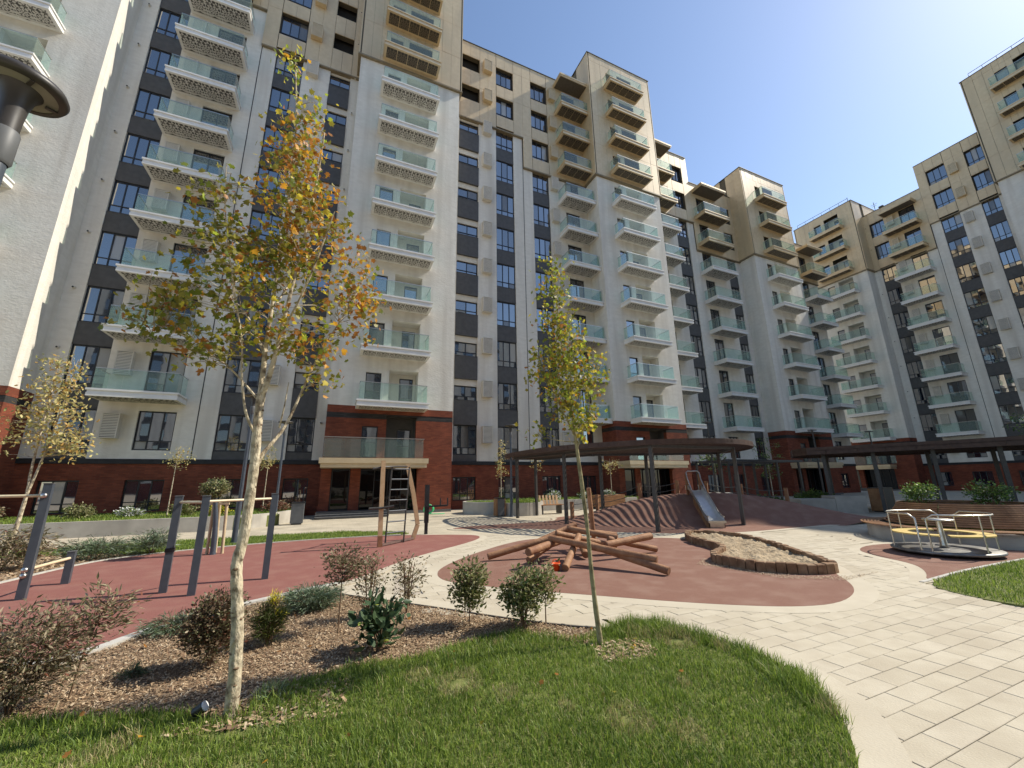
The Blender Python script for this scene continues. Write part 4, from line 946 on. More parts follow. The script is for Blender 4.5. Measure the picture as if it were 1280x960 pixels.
def sapling(x, y, z, h, cw, ch, label, pal='pale', w=(.5, .35, .15), n=26, name='sapling', r=.028, size=.09, lean=0):
    return plant(name, label, 'tree', (x, y, z), [([(x, y, z - .05), (x + lean * .3, y, z + h * .35), (x + lean * .7, y, z + h * .7), (x + lean, y, z + h * .97)], r, .008)],
                 [(x + lean, y, z + h - ch * .45, cw * .5, cw * .45, ch * .5, n)], 'oval', size, pal, list(w), M['bark'], per=9, cr=.2, twig=.006)
sapling(-6.2, 22.0, .42, 2.95, 1.3, 1.15, 'thin sapling with a pale rounded crown between the two left ground-floor windows', n=26)
sapling(-2.75, 22.0, .42, 3.0, 1.1, 1.3, 'thin sapling with drooping pale leaves left of the brick entrance, behind the forked tree', n=28)
sapling(8.25, 20.2, .45, 3.4, .8, 2.2, 'narrow upright sapling in the round planter near the grey loggia column', n=34)
sapling(10.6, 20.6, .4, 2.7, 1.3, 1.0, 'small bare-looking sapling in front of the ground-floor windows, left of the striped posts', w=(.3, .4, .3), n=14)
sapling(15.6, 20.5, .4, 2.6, 1.5, 1.0, 'pale bushy sapling standing above the wooden planter box by the entrance', n=24)
sapling(27.0, 22.5, .3, 3.9, 2.6, 2.4, 'dark leafy tree in shade to the right of the second entrance canopy', 'shade', (.4, .1, .5), 60, 'courtyard_tree', .05, .16)
sapling(32.5, 22.0, .3, 4.6, 3.0, 3.6, 'loose grey-green tree in shade behind the rope posts of the play mound', 'shade', (.35, .35, .3), 60, 'courtyard_tree', .05, .15)
sapling(41.0, 10.2, .0, 5.6, 2.6, 2.6, 'bare-twigged tree rising above the dark pergola roof', 'shade', (.3, .3, .4), 30, 'courtyard_tree', .05, .14)

# ball topiary with its stakes
tp = plant('topiary_tree', 'ball-clipped evergreen on a dark wrapped stem held by wooden stakes beside the red rubber', 'tree', (-2.47, 12.42, 0),
      [([(-2.47, 12.42, -.05), (-2.5, 12.42, .7), (-2.6, 12.42, 1.35)], .07, .05)], [(-2.63, 12.42, 1.58, .34, .34, .25, 240)], 'oval', .045, 'shrub', [.2, .35, .35, .1], M['post'], per=16, cr=.06, twig=.005)
def stake(a, b):
    mb = MB(); mb.tube([a, b], .035, 10); return mb.build('stake', M['stake'], tp, (2.47, -12.42, 0))
stake((-2.62, 12.55, -.03), (-2.62, 12.5, 1.2)); stake((-2.30, 12.5, -.03), (-2.34, 12.45, 1.2)); stake((-2.5, 12.8, -.03), (-2.52, 12.6, 1.2))
mb = MB(); mb.bar((-2.68, 12.45, 1.18), (-2.28, 12.42, 1.18), .05, .05); mb.build('cross_brace', M['stake'], tp, (2.47, -12.42, 0))

def shrub(name, label, x, y, rx, ry, h, pal, w, leaf='oval', size=.045, n=90, per=12, cr=.10, z=0.0, stem=.0, up=.3, cat='shrub', bark=None, group=None, lean=(0, 0), outward=True, twigs=True):
    st = []; k = 1 if stem else 5; per = int(per * 1.5); n = int(n * 1.35); size *= 1.12
    for i in range(k):
        a = 2 * math.pi * i / k; st.append(([(x, y, z - .03), (x + lean[0] * .4 + rx * .25 * math.cos(a) * (k > 1), y + lean[1] * .4 + ry * .25 * math.sin(a) * (k > 1), z + (h * .45 if not stem else stem)), (x + lean[0] + rx * .4 * math.cos(a) * (k > 1), y + lean[1] + ry * .4 * math.sin(a) * (k > 1), z + h * .8)], .012 if not stem else .010, .004))
    lo = stem if stem else h * .12
    return plant(name, label, cat, (x, y, z), st, [(x + lean[0], y + lean[1], z + (h + lo) / 2, rx, ry, (h - lo) / 2, n)], leaf, size, pal, list(w), bark or M['twig'], per, cr, up, .05, group, .004, ('stem', 'foliage'), None, twigs, outward)
shrub('bronze_shrub', 'large bronze and straw-tinted shrub in the left foreground beside the lawn', -2.02, 4.62, .40, .36, .72, 'bronze', (.16, .30, .50, .04), 'lance', .045, 190, 12, .11)
shrub('bronze_shrub', 'leaning pale-tipped spray of the foreground shrub reaching over the red rubber edge', -1.74, 4.72, .24, .16, .80, 'bronze', (.10, .30, .52, .08), 'lance', .055, 30, 8, .09, stem=.42, lean=(.10, .05))
shrub('bronze_shrub', 'dense dark reddish shrub directly left of the forked tree trunk', -.88, 4.92, .25, .22, .64, 'bronze', (.48, .26, .18, .08), 'oval', .030, 200, 13, .08)
shrub('golden_conifer', 'small dark conifer with a bright yellow tip just right of the forked tree trunk', -.47, 5.3, .15, .14, .42, 'yellow', (.04, .96), 'needle', .05, 110, 16, .06)
shrub('golden_conifer', 'bright yellow sprig growing out of the small conifer right of the forked trunk', -.43, 5.28, .07, .06, .50, 'yellow', (.85, .15), 'needle', .04, 18, 10, .04, stem=.36)
shrub('juniper', 'blue-green juniper spreading over the pale kerb beside the red rubber', -.1, 6.45, .36, .26, .24, 'juniper', (.45, .35, .2), 'needle', .075, 110, 18, .09)
shrub('juniper', 'flat juniper mat at the kerb left of the dark reddish shrub', -1.42, 6.2, .40, .22, .16, 'juniper', (.4, .3, .3), 'needle', .07, 70, 14, .08)
shrub('round_sapling_shrub', 'standard shrub with a brown rounded head on a thin bare stem in the mulch', .21, 5.38, .27, .24, .93, 'bronze', (.22, .44, .30, .04), 'oval', .030, 80, 9, .09, stem=.50)
shrub('mulch_shrub', 'brown-green airy bush right behind the thin-stemmed round-headed shrub', .55, 5.72, .20, .18, .76, 'bronze', (.12, .46, .38, .04), 'oval', .032, 46, 8, .09)
shrub('mulch_shrub', 'airy straw-tinted bush standing against the pale path, third from the left', 1.02, 5.72, .19, .18, .74, 'bronze', (.06, .42, .50, .02), 'oval', .033, 44, 8, .09)
shrub('laurel_shrub', 'low shrub with big glossy dark green leaves in the mulch', .56, 4.62, .25, .21, .47, 'laurel', (.50, .48, .02), 'oval', .10, 36, 5, .08, outward=True)
shrub('mulch_shrub', 'upright olive-green bush on a short bare stem in front of the log climber', 1.60, 4.92, .21, .19, .72, 'shrub', (.20, .42, .34, .04), 'oval', .042, 100, 9, .09, stem=.14)
shrub('mulch_shrub', 'widest grey-green bush with dark lower leaves below the log climber', 2.12, 4.55, .26, .22, .64, 'shrub', (.24, .32, .32, .12), 'oval', .044, 110, 10, .10)
shrub('mulch_shrub', 'loose taller bush with outstretched twigs next to the slender tree', 2.44, 4.62, .20, .18, .72, 'shrub', (.20, .42, .34, .04), 'oval', .042, 38, 8, .09, stem=.18)
shrub('grass_tuft', 'tiny grey-green tuft in the mulch next to the forked trunk base', -.28, 4.0, .09, .07, .10, 'juniper', (.5, .3, .2), 'needle', .05, 20, 9, .04)
shrub('grass_tuft', 'flat green tuft in the sunlit mulch near the left kerb', -1.45, 5.0, .12, .06, .05, 'juniper', (.6, .2, .2), 'needle', .05, 20, 9, .04)
shrub('juniper', 'feathery juniper between the left lawn strip and the low grey bar', -4.9, 13.1, .7, .4, .42, 'juniper', (.5, .25, .25), 'needle', .12, 80, 16, .16)
shrub('juniper', 'second feathery juniper with a tall spray behind the low grey bar', -3.95, 13.4, .5, .35, .5, 'juniper', (.45, .3, .25), 'needle', .12, 60, 16, .16)
shrub('straw_shrub', 'straw-coloured bushy shrub at the left edge by the tall grey post', -6.0, 12.2, .85, .6, .8, 'bronze', (.08, .34, .54, .04), 'lance', .09, 110, 12, .2)
fl = [(-11.6, 22.0, .55, .55, 'pinkish shrub at the left end of the raised lawn', 'bronze', (.1, .3, .5, .1)), (-9.05, 22.2, .5, .5, 'pale rounded shrub on the raised lawn between the two left windows', 'shrub', (.1, .35, .5, .05)),
      (-7.5, 22.2, .45, .35, 'low cream-flowered plant left of the second ground-floor window', 'flower', (.5, .5)), (-5.55, 21.5, .5, .5, 'green bush at the foot of the left sapling', 'shrub', (.25, .45, .25, .05)),
      (-4.3, 21.3, .4, .35, 'small yellow-flowered plant on the raised lawn behind the pull-up bars', 'yellow', (.55, .45)), (-2.2, 22.0, .6, .45, 'reddish low shrub at the right end of the raised lawn', 'bronze', (.2, .1, .2, .5))]
for x, y, r, h, lb, pl, ww in fl: shrub('garden_shrub', lb, x, y, r, r * .8, h, pl, ww, 'oval', .08, 60, 9, .14, z=.42)

# a few fallen leaves on the lawn, the mulch and the rubber
X, Y = scatter([(-2.5, 3.2), (3.2, 2.6), (3.4, 3.9), (1.5, 5.4), (-.2, 7.0), (-3, 9), (-3, 5)], 60)
P = np.stack([X, Y, np.where(inside(LAWN_POLY, X, Y), .05, .016)], 1)
tag(link('fallen_leaves', leaf_mesh('fallen_leaves', P, .042, 'maple', PAL['autumn'], rng.choice(6, 60, p=[.02, .28, .08, .08, .52, .02]), 3.0, .0)), kind='stuff')
# ================================================================== gym, play equipment, street furniture
def post_mb(h, w=.10, cap=True):
    mb = MB(); mb.box(-w / 2, w / 2, -w / 2, w / 2, 0, h)
    return mb
def gym_post(parent, x, y, h, rz=R(8)):
    mb = post_mb(h); o = mb.build('post', M['post'], parent, (x, y, 0), (0, 0, rz))
    cp = MB(); cp.box(-.056, .056, -.056, .056, h + .001, h + .014); cp.build('post_cap', M['bin_grey'], o)
    return o
def xbar(parent, a, b, r=.021, n='crossbar'):
    mb = MB(); mb.tube([a, b], r, 10); return mb.build(n, M['cream_bar'], parent)
def bolt_plate(parent, p):
    mb = MB(); mb.lathe([(0, 0), (.04, 0), (.04, .03), (.025, .045), (0, .05)], 12); return mb.build('bolt', M['steel'], parent, p, (R(90), 0, R(0)))
pb1 = thing('pull_up_bars', (-1.78, 8.1, 0), 'three-post set of grey pull-up bars with cream crossbars on the red rubber', 'exercise bars', 'outdoor gym bars')
lp = lambda x, y, z: (x + 1.78, y - 8.1, z)
for x, y in ((-2.26, 8.46), (-1.80, 8.06), (-.93, 8.80)): gym_post(pb1, x + 1.78, y - 8.1, 1.45)
xbar(pb1, lp(-2.26, 8.46, 1.36), lp(-1.80, 8.06, 1.36)); xbar(pb1, lp(-1.80, 8.06, 1.37), lp(-.93, 8.80, 1.37))
mb = MB(); mb.box(-.06, .06, -.06, .06, .60, .66); mb.build('clamp_band', M['frame'], pb1, lp(-2.26, 8.46, 0), (0, 0, R(8)))
pb2 = thing('pull_up_bars', (-4.1, 8.98, 0), 'grey bar set at the left edge with a low cream bar to a short post', 'exercise bars', 'outdoor gym bars')
lp = lambda x, y, z: (x + 4.1, y - 8.98, z)
gym_post(pb2, 0, 0, 1.68); gym_post(pb2, .03, 1.06, .52); gym_post(pb2, -1.25, .05, 1.68)
xbar(pb2, (0, 0, 1.50), (-1.25, .05, 1.50), .024); xbar(pb2, (0, 0, .42), (.03, 1.06, .42), .024)
for z in (.42, .34): bolt_plate(pb2, (-.005, -.05, z))
bolt_plate(pb2, (0, -.05, 1.5))

# climbing ladder frame
lf = thing('climbing_frame', (1.85, 12.2, 0), 'wooden A-shaped climbing frame with a dark steel ladder in front of the brick entrance', 'climbing frame')
def lpos(x, y, z): return (x - 1.85, y - 12.2, z)
mb = MB(); mb.bar(lpos(1.30, 11.6, -.02), lpos(1.27, 11.6, 2.22), .11, .11); mb.build('timber_post', M['timber_pale'], lf)
mb = MB(); mb.bar(lpos(1.302, 11.6, 0), lpos(1.30, 11.6, .28), .118, .118); mb.build('post_shoe', M['timber'], lf)
for a, b in (((2.32, 12.6, -.02), (2.46, 12.6, .42)), ((2.46, 12.6, .42), (2.30, 12.6, 1.3)), ((2.30, 12.6, 1.3), (2.08, 12.6, 2.18))):
    mb = MB(); mb.bar(lpos(*a), lpos(*b), .12, .11); mb.build('timber_post', M['timber_pale'], lf)
for dx in (0, .52):
    mb = MB(); mb.tube([lpos(1.48 + dx, 11.95 + dx * .4, 0), lpos(1.55 + dx, 11.95 + dx * .4, 2.08)], .022, 8); mb.build('ladder_rail', M['dark_steel'], lf)
for i in range(7):
    z = .3 + i * .285; mb = MB(); mb.tube([lpos(1.49 + z * .033, 11.95, z), lpos(2.01 + z * .033, 12.158, z)], .018, 8); mb.build('rung', M['post'], lf)
mb = MB(); mb.tube([lpos(1.0, 11.55, 2.0), lpos(1.27, 11.6, 2.05), lpos(1.7, 12.0, 2.08), lpos(2.1, 12.6, 2.1)], .024, 8); mb.build('top_bar', M['dark_steel'], lf)
for sx in (-1, 1):
    mb = MB(); mb.tube([lpos(1.285, 11.53, .98), lpos(1.285 + sx * .32, 11.5, 1.0 + (.02 if sx > 0 else -.02))], .03, 8); mb.build('hand_grip', M['dark_steel'], lf)
mb = MB(); mb.bar(lpos(1.36, 11.65, .05), lpos(2.34, 12.55, .05), .05, .05); mb.build('base_rail', M['steel'], lf)
em = thing('exercise_machine', (3.2, 13.4, 0), 'black arm exerciser with an upright slotted plate and two handles by the brick corner', 'exercise machine')
mb = MB(); mb.box(-.07, .07, -.04, .04, .35, 1.55); mb.box(-.05, .05, -.035, .035, 0, .35); mb.build('upright_plate', M['frame'], em, (-.25, .3, 0))
mb = MB(); mb.bar((-.3, .26, .86), (.42, .2, .88), .09, .05); mb.build('arm', M['frame'], em)
for x in (.18, .42):
    mb = MB(); mb.tube([(x, .2, .88), (x, .2, 1.12)], .022, 8); mb.build('handle', M['frame'], em)
gh = thing('garden_hose', (4.8, 21.9, 0), 'small bright green hose bundle by the brick corner of the entrance', 'hose')
mb = MB()
for k in range(4):
    mb.tube([(.24 * math.cos(t) + .03 * k, .05 * k, .28 + (.24 - .02 * k) * math.sin(t)) for t in np.linspace(0, 2 * math.pi, 22)], .03, 6, caps=False)
mb.build('hose_coil', M['green'], gh)
mb = MB(); mb.tube([(-.1, 0, .4), (-.16, 0, .7), (-.12, -.05, .86)], .025, 6); mb.tube([(.1, 0, .04), (.5, -.1, .03), (.9, .1, .03)], .025, 6); mb.build('hose_end', M['green'], gh)

# low concrete walls and round planters
cw = thing('concrete_wall', (-9, 19.0, 0), 'long low concrete wall holding the raised lawn below the left facade', 'wall')
pts = smooth_poly([(-20, 19.25), (-12, 19.2), (-8.5, 19.1), (-5.3, 19.0), (-3.3, 19.0), (-2.3, 19.6), (-1.75, 20.7), (-1.5, 21.6)], 2, False)
seg = [0, 8, 14, 18, 22, 26, len(pts) - 1]; seg = sorted(set(min(s, len(pts) - 1) for s in seg))
for a, b in zip(seg, seg[1:]):
    sub = pts[a:b + 1]; q = offset_line(sub, .18); mb = MB(); mb.prism([(x + 9, y - 19) for x, y in sub] + [(x + 9, y - 19) for x, y in q[::-1]], -.05, .50); mb.build('wall_block', M['concrete'], cw)
def ring_planter(label, c, r, h, a0=0, a1=360, n=4, squash=1.0):
    t = thing('planter', (c[0], c[1], 0), label, 'planter', 'pale concrete planters')
    for i in range(n):
        b0, b1 = R(a0 + (a1 - a0) * i / n + .4), R(a0 + (a1 - a0) * (i + 1) / n - .4); mb = MB()
        mb.lathe([(r - .14, -.02), (r, -.02), (r, h), (r - .14, h), (r - .14, -.02)], 14, (0, 0), 0, b0, b1, False); o = mb.build('planter_segment', M['concrete'], t); o.scale = (1, squash, 1)
    mb = MB(); mb.lathe([(0, h - .07), (r - .13, h - .07)], 32); o = mb.build('planting_soil', M['turf'], t); o.scale = (1, squash, 1)
    return t
ring_planter('round pale concrete planter nearest the brick tower, in front of a glazed door', (8.0, 21.6), 1.35, .60)
ring_planter('larger round concrete planter beside the slatted bench and striped posts', (9.0, 19.6), 1.25, .60)
X, Y = scatter([(9 + 1.1 * math.cos(t), 19.6 + 1.1 * math.sin(t)) for t in np.linspace(0, 6.2, 20)], 2500); grass('grass', X, Y, .1, .28, .02, .52, None, False)
X, Y = scatter([(8 + 1.2 * math.cos(t), 21.6 + 1.2 * math.sin(t)) for t in np.linspace(0, 6.2, 20)], 2000); grass('grass', X, Y, .06, .14, .02, .52, None, False)
fw = thing('concrete_wall', (14, 21.2, 0), 'low concrete planter wall under the ground-floor windows behind the pergola posts', 'wall')
for a, b in ((-3.2, -.7), (-.68, 1.6), (1.62, 4.0)):
    mb = MB(); mb.box(a, b, -.09, .09, -.05, .55); mb.build('wall_block', M['concrete'], fw)
sheet('raised_lawn', [(10.6, 21.3), (18.6, 21.3), (18.6, 23.7), (10.6, 25.5)], .46, M['turf'], .5)
X, Y = scatter([(10.7, 21.35), (18.5, 21.35), (18.5, 23.7), (10.7, 25.4)], 5000); grass('grass', X, Y, .08, .2, .025, .46, None, False)
for x, y, lb in ((12.3, 21.8, 'white-flowered clump in the lawn behind the slatted bench'), (16.4, 21.9, 'white-flowered clump above the wooden planter box'), (14.6, 21.9, 'small white-flowered clump beside the pale bushy sapling')):
    shrub('garden_shrub', lb, x, y, .42, .35, .5, 'flower', (.45, .55), 'oval', .10, 40, 9, .14, z=.46)
def bin_(label, x, y, w, d, h, mats, wood=False):
    t = thing('litter_bin', (x, y, 0), label, 'litter bin'); mb = MB(); mb.box(-w / 2, w / 2, -d / 2, d / 2, .04, h); mb.build('bin_body', mats, t)
    mb = MB(); mb.box(-w / 2 - .02, w / 2 + .02, -d / 2 - .02, d / 2 + .02, h + .001, h + .05); mb.build('bin_lid', M['frame'], t)
    mb = MB(); mb.box(-w / 2 + .05, w / 2 - .05, -d / 2 + .05, d / 2 - .05, 0, .039); mb.build('bin_foot', M['frame'], t)
    if wood:
        for sx in (-1, 1): mb = MB(); mb.box(sx * (w / 2 + .03) - .028, sx * (w / 2 + .03) + .028, -d / 2, d / 2, .03, h); mb.build('wood_side', M['slat'], t)
    return t
bin_('grey square litter bin at the end of the low concrete wall by the entrance steps', -1.2, 20.1, .48, .42, .85, M['bin_grey'])
bin_('dark litter bin with wooden sides between the two round concrete planters', 7.65, 18.95, .36, .4, .82, M['bin_grey'], True)
bin_('black litter bin in the shade behind the right end of the play mound', 24.0, 11.0, .75, .6, 1.05, M['frame'], True)
bn = thing('bench', (10.4, 18.9, 0), 'small curved bench of pale wooden slats beside the round concrete planter', 'bench')
for i in range(7):
    mb = MB(); mb.bar((-.6 + i * .2, .25, .45), (-.6 + i * .2, .32, .9), .11, .03, up=(0, 1, 0)); mb.build('back_slat', M['timber_pale'], bn)
for i in range(5):
    mb = MB(); mb.box(-.7, .7, -.28 + i * .11, -.19 + i * .11, .42, .455); mb.build('seat_slat', M['slat'], bn)
for x in (-.55, .55):
    mb = MB(); mb.box(x - .03, x + .03, -.25, .25, 0, .418); mb.build('leg', M['dark_steel'], bn)
wb = thing('planter_box', (15.35, 20.6, 0), 'long brown wooden planter box on the paving left of the play mound', 'planter box')
for i in range(5):
    mb = MB(); mb.box(-1.05, 1.05, -.3, .3, .12 + i * .13, .12 + i * .13 + .12); mb.build('plank', M['slat'], wb)
mb = MB(); mb.box(-.95, .95, -.26, .26, 0, .119); mb.build('base', M['dark_steel'], wb)

# ------------------------------------------------------------------ log climber
lg = thing('log_climber', (5.0, 7.6, 0), 'play structure of loosely crossed round logs on the brown rubber', 'climbing structure')
LOGS = [((3.15, 8.45, .09), (4.55, 8.2, .40), .085), ((3.55, 7.35, .30), (4.6, 7.9, .38), .095), ((3.75, 7.75, .08), (4.9, 8.3, .42), .085), ((4.05, 6.85, .06), (4.95, 7.75, .46), .085),
        ((4.25, 7.75, .46), (5.42, 5.98, .22), .085), ((4.85, 7.2, .36), (5.42, 5.72, .08), .085), ((5.35, 7.35, .30), (6.55, 7.35, .40), .095), ((5.75, 7.8, .34), (6.85, 7.55, .08), .085),
        ((5.2, 8.6, .52), (5.95, 7.75, .36), .085), ((5.35, 8.9, .46), (6.5, 8.5, .30), .09), ((4.45, 8.9, .20), (5.6, 8.9, .56), .085), ((5.0, 7.6, .10), (5.55, 8.85, .42), .09), ((4.6, 8.1, .5), (6.0, 7.9, .16), .08), ((5.9, 8.55, -.03), (5.78, 8.5, 1.42), .07)]
for a, b, r in LOGS:
    A = Vector(a) - Vector((5, 7.6, 0)); B_ = Vector(b) - Vector((5, 7.6, 0)); d = (B_ - A).normalized(); mb = MB()
    r *= .78; k = 9; mb.tube([A + (B_ - A) * (i / (k - 1)) for i in range(k)], [r * (1 + .03 * math.sin(i * 1.7 + r * 200)) for i in range(k)], 14, 0, False)
    o = mb.build('log', M['timber'], lg)
    for p, s in ((A, -1), (B_, 1)):
        mb = MB(); mb.tube([p - d * s * .004, p + d * s * .012], r * .96, 14); mb.build('log_end', M['timber_end'], o)
tb = thing('toy_bucket', (3.93, 6.98, 0), 'small orange-red plastic object lying beside the front log', 'toy')
mb = MB(); mb.lathe([(0, .0), (.06, .0), (.08, .12), (.085, .12), (.085, .135), (.074, .135), (.055, .02), (0, .02)], 16); mb.build('bucket', M['orange'], tb)
mb = MB(); mb.tube([(.08 * math.cos(t), 0, .128 + .07 * math.sin(t)) for t in np.linspace(0, math.pi, 12)], .007, 6); mb.build('handle', M['orange'], tb)

# ------------------------------------------------------------------ sandbox
sb = thing('sandbox', (8.0, 6.3, 0), 'curved sandbox edged with upright brown wood blocks', 'sandbox')
SB = smooth_poly([(9.05, 8.75), (8.6, 8.1), (8.5, 7.7), (8.35, 7.2), (8.05, 6.72), (7.5, 6.5), (7.05, 6.2), (6.98, 5.75), (7.05, 5.3), (7.35, 4.9), (7.8, 4.62), (8.12, 4.6), (8.3, 4.85), (8.65, 5.3), (9.1, 6.0), (9.75, 7.0), (10.2, 8.0), (10.1, 8.9), (9.6, 9.2)], 2)
def resample(poly, step):
    out = []; acc = 0.0
    for i in range(len(poly)):
        a = Vector(poly[i]); b = Vector(poly[(i + 1) % len(poly)]); l = (b - a).length; t = 0.0
        while acc + (l - t) >= step:
            t += step - acc; acc = 0.0; p = a + (b - a) * (t / l); out.append((p.x, p.y, math.atan2(b.y - a.y, b.x - a.x)))
        acc += l - t
    return out
def block_mesh():
    mb = MB(); a, b, h, e = .072, .06, .17, .010
    vs = [(-a, -b, -.03), (a, -b, -.03), (a, b, -.03), (-a, b, -.03), (-a, -b, h - e), (a, -b, h - e), (a, b, h - e), (-a, b, h - e), (-a + e, -b + e, h), (a - e, -b + e, h), (a - e, b - e, h), (-a + e, b - e, h)]
    mb.add(vs, [(0, 1, 5, 4), (1, 2, 6, 5), (2, 3, 7, 6), (3, 0, 4, 7), (4, 5, 9, 8), (5, 6, 10, 9), (6, 7, 11, 10), (7, 4, 8, 11), (8, 9, 10, 11)]); return mb.mesh('block', M['block'])
bm_ = block_mesh()
for x, y, t in resample(SB, .15): link('block', bm_, sb, (x - 8, y - 6.3, rnd.uniform(-.012, .012)), (rnd.gauss(0, .015), rnd.gauss(0, .015), t + rnd.gauss(0, .03)))
# sand heap inside, with a little sand strewn round it
nx = 70; xs = np.linspace(6.9, 10.3, nx); ys = np.linspace(4.5, 9.3, 96); GX, GY = np.meshgrid(xs, ys, indexing='ij'); inn = inside(SB, GX, GY)
GZ = .085 + .02 * wob(GX, GY, 4.2) + .02 * wob(GX, GY, 9.3, 1.1) + rng.normal(0, .008, GX.shape)
vid = np.arange(GX.size).reshape(GX.shape); Q = np.stack([vid[:-1, :-1], vid[1:, :-1], vid[1:, 1:], vid[:-1, 1:]], -1).reshape(-1, 4); keep = (inn[:-1, :-1] & inn[1:, :-1] & inn[1:, 1:] & inn[:-1, 1:]).reshape(-1)
tag(link('sand', np_mesh('sand', np.stack([GX.ravel(), GY.ravel(), GZ.ravel()], 1), Q[keep], M['sand'], None, False), sb, (-8, -6.3, 0)), kind='stuff')
X, Y = scatter([(6.6, 6.2), (7.2, 6.6), (7.0, 5.4), (7.3, 4.7), (8.0, 4.35), (8.9, 4.3), (7.6, 4.2), (6.9, 4.7)], 3000); chips('loose_sand', X, Y, .006, .02, .004, (.2, .0, .8))

# ------------------------------------------------------------------ play mound with slide, rope posts and steps
RIDGE = [(10.2, 15.0, .12), (11.2, 13.9, .75), (12.3, 13.0, 1.04), (13.6, 12.6, 1.10), (15.2, 12.3, 1.07), (16.6, 11.6, .86), (17.6, 10.7, .50), (18.2, 9.9, .15)]
rp = np.array(smooth_poly(RIDGE, 2, False))
mx_, my_ = np.meshgrid(np.linspace(8.2, 20, 150), np.linspace(8.6, 17, 110), indexing='ij')
hz = np.full(mx_.shape, -.06)
for i in range(len(rp)):
    d = np.hypot(mx_ - rp[i, 0], my_ - rp[i, 1]); front = (my_ < rp[i, 1]); w = np.where(front, 2.75, 2.2)
    t = np.clip(1 - d / w, 0, 1); s = t * t * (3 - 2 * t); hz = np.maximum(hz, rp[i, 2] * s - .03)
vid = np.arange(mx_.size).reshape(mx_.shape); Q = np.stack([vid[:-1, :-1], vid[1:, :-1], vid[1:, 1:], vid[:-1, 1:]], -1).reshape(-1, 4)
qz = hz.ravel()[Q].max(1); Q = Q[qz > -.02]
tag(link('play_mound', np_mesh('play_mound', np.stack([mx_.ravel(), my_.ravel(), hz.ravel()], 1), Q, M['rubber_brown'], None, True)), kind='structure')
def mound_z(x, y):
    z = -.03
    for q in rp:
        d = math.hypot(x - q[0], y - q[1]); w = 2.75 if y < q[1] else 2.2; t = max(0, 1 - d / w); z = max(z, q[2] * t * t * (3 - 2 * t) - .03)
    return z
stp = thing('mound_steps', (16.8, 12.2, 0), 'low concrete and timber steps running down the back of the play mound', 'steps')
for i in range(6):
    x, y, z = 15.6 + i * .62, 12.95 - i * .52, .96 - i * .16
    mb = MB(); mb.box(-.42, .42, -.3, .3, -z + .0, .0); mb.box(-.45, .45, -.33, .33, .002, .05); mb.build('step', M['kerb'], stp, (x - 16.8, y - 12.2, z), (0, 0, R(-38)))
PO = [(9.35, 15.05), (10.6, 15.0), (11.9, 13.75), (13.4, 13.15), (14.85, 12.95), (16.35, 12.45), (17.7, 11.4)]
pr = thing('rope_fence', (13.5, 13.2, 0), 'short wooden posts joined by two ropes along the crest of the play mound', 'rope fence'); tops = []
for x, y in PO:
    z = max(0, mound_z(x, y)); mb = MB(); mb.box(-.06, .06, -.06, .06, -.06, .66); mb.build('post', M['timber'], pr, (x - 13.5, y - 13.2, z), (0, 0, rnd.uniform(0, .6))); tops.append((x - 13.5, y - 13.2, z))
for i in range(len(PO) - 1):
    if i == 3: continue
    for hh in (.32, .56):
        a, b = Vector(tops[i]) + Vector((0, 0, hh)), Vector(tops[i + 1]) + Vector((0, 0, hh)); mb = MB()
        mb.tube([a + (b - a) * t - Vector((0, 0, .16 * 4 * t * (1 - t) * .6)) for t in np.linspace(0, 1, 9)], .014, 6); mb.build('rope', M['rope'], pr)
sl = thing('slide', (12.9, 11.3, 0), 'shiny steel slide running down the front of the play mound under the pergola', 'slide')
SP = [(13.36, 12.35, 1.20), (13.2, 12.05, 1.20), (12.95, 11.65, .98), (12.6, 11.1, .62), (12.32, 10.7, .34), (12.12, 10.42, .22), (11.98, 10.2, .20)]
sdir = Vector((SP[-1][0] - SP[0][0], SP[-1][1] - SP[0][1], 0)).normalized(); sn = Vector((-sdir.y, sdir.x, 0)); o3 = Vector((12.9, 11.3, 0)); sw = .25
mb = MB(); vs = []; n = len(SP)
for p in SP:
    for k, zz in ((-1, .16), (-1, 0), (-.6, -.03), (.6, -.03), (1, 0), (1, .16)): vs.append(Vector(p) - o3 + sn * (sw * k) + Vector((0, 0, zz)))
mb.add(vs, [(i * 6 + j, (i + 1) * 6 + j, (i + 1) * 6 + j + 1, i * 6 + j + 1) for i in range(n - 1) for j in range(5)], 0, True); mb.build('chute', M['slide_steel'], sl)
for k in (-1, 1):
    mb = MB(); mb.tube([Vector(p) - o3 + sn * (sw * k) + Vector((0, 0, .165)) for p in SP], .022, 8); mb.build('side_rail', M['steel'], sl)
    mb = MB(); vs = [];
    for p in SP[2:]: vs += [Vector(p) - o3 + sn * (sw * k * 1.02) + Vector((0, 0, .0)), Vector((p[0], p[1], max(0, mound_z(p[0], p[1])) - .02)) - o3 + sn * (sw * k * 1.02)]
    mb.add(vs, [(2 * i, 2 * i + 2, 2 * i + 3, 2 * i + 1) for i in range(len(SP) - 3)]); mb.build('side_panel', M['timber'], sl)
h0 = Vector(SP[1]) - o3; h2 = Vector(SP[2]) - o3
mb = MB(); up = Vector((0, 0, 1))
mb.tube([h2 - sn * sw + up * .17, h0 - sn * sw + up * .42, h0 - sn * sw - sdir * .12 + up * .66, h0 - sn * (sw * .75) - sdir * .14 + up * .72, h0 + sn * (sw * .75) - sdir * .14 + up * .72, h0 + sn * sw - sdir * .12 + up * .66, h0 + sn * sw + up * .42, h2 + sn * sw + up * .17], .022, 8); mb.build('grab_rail', M['steel'], sl)
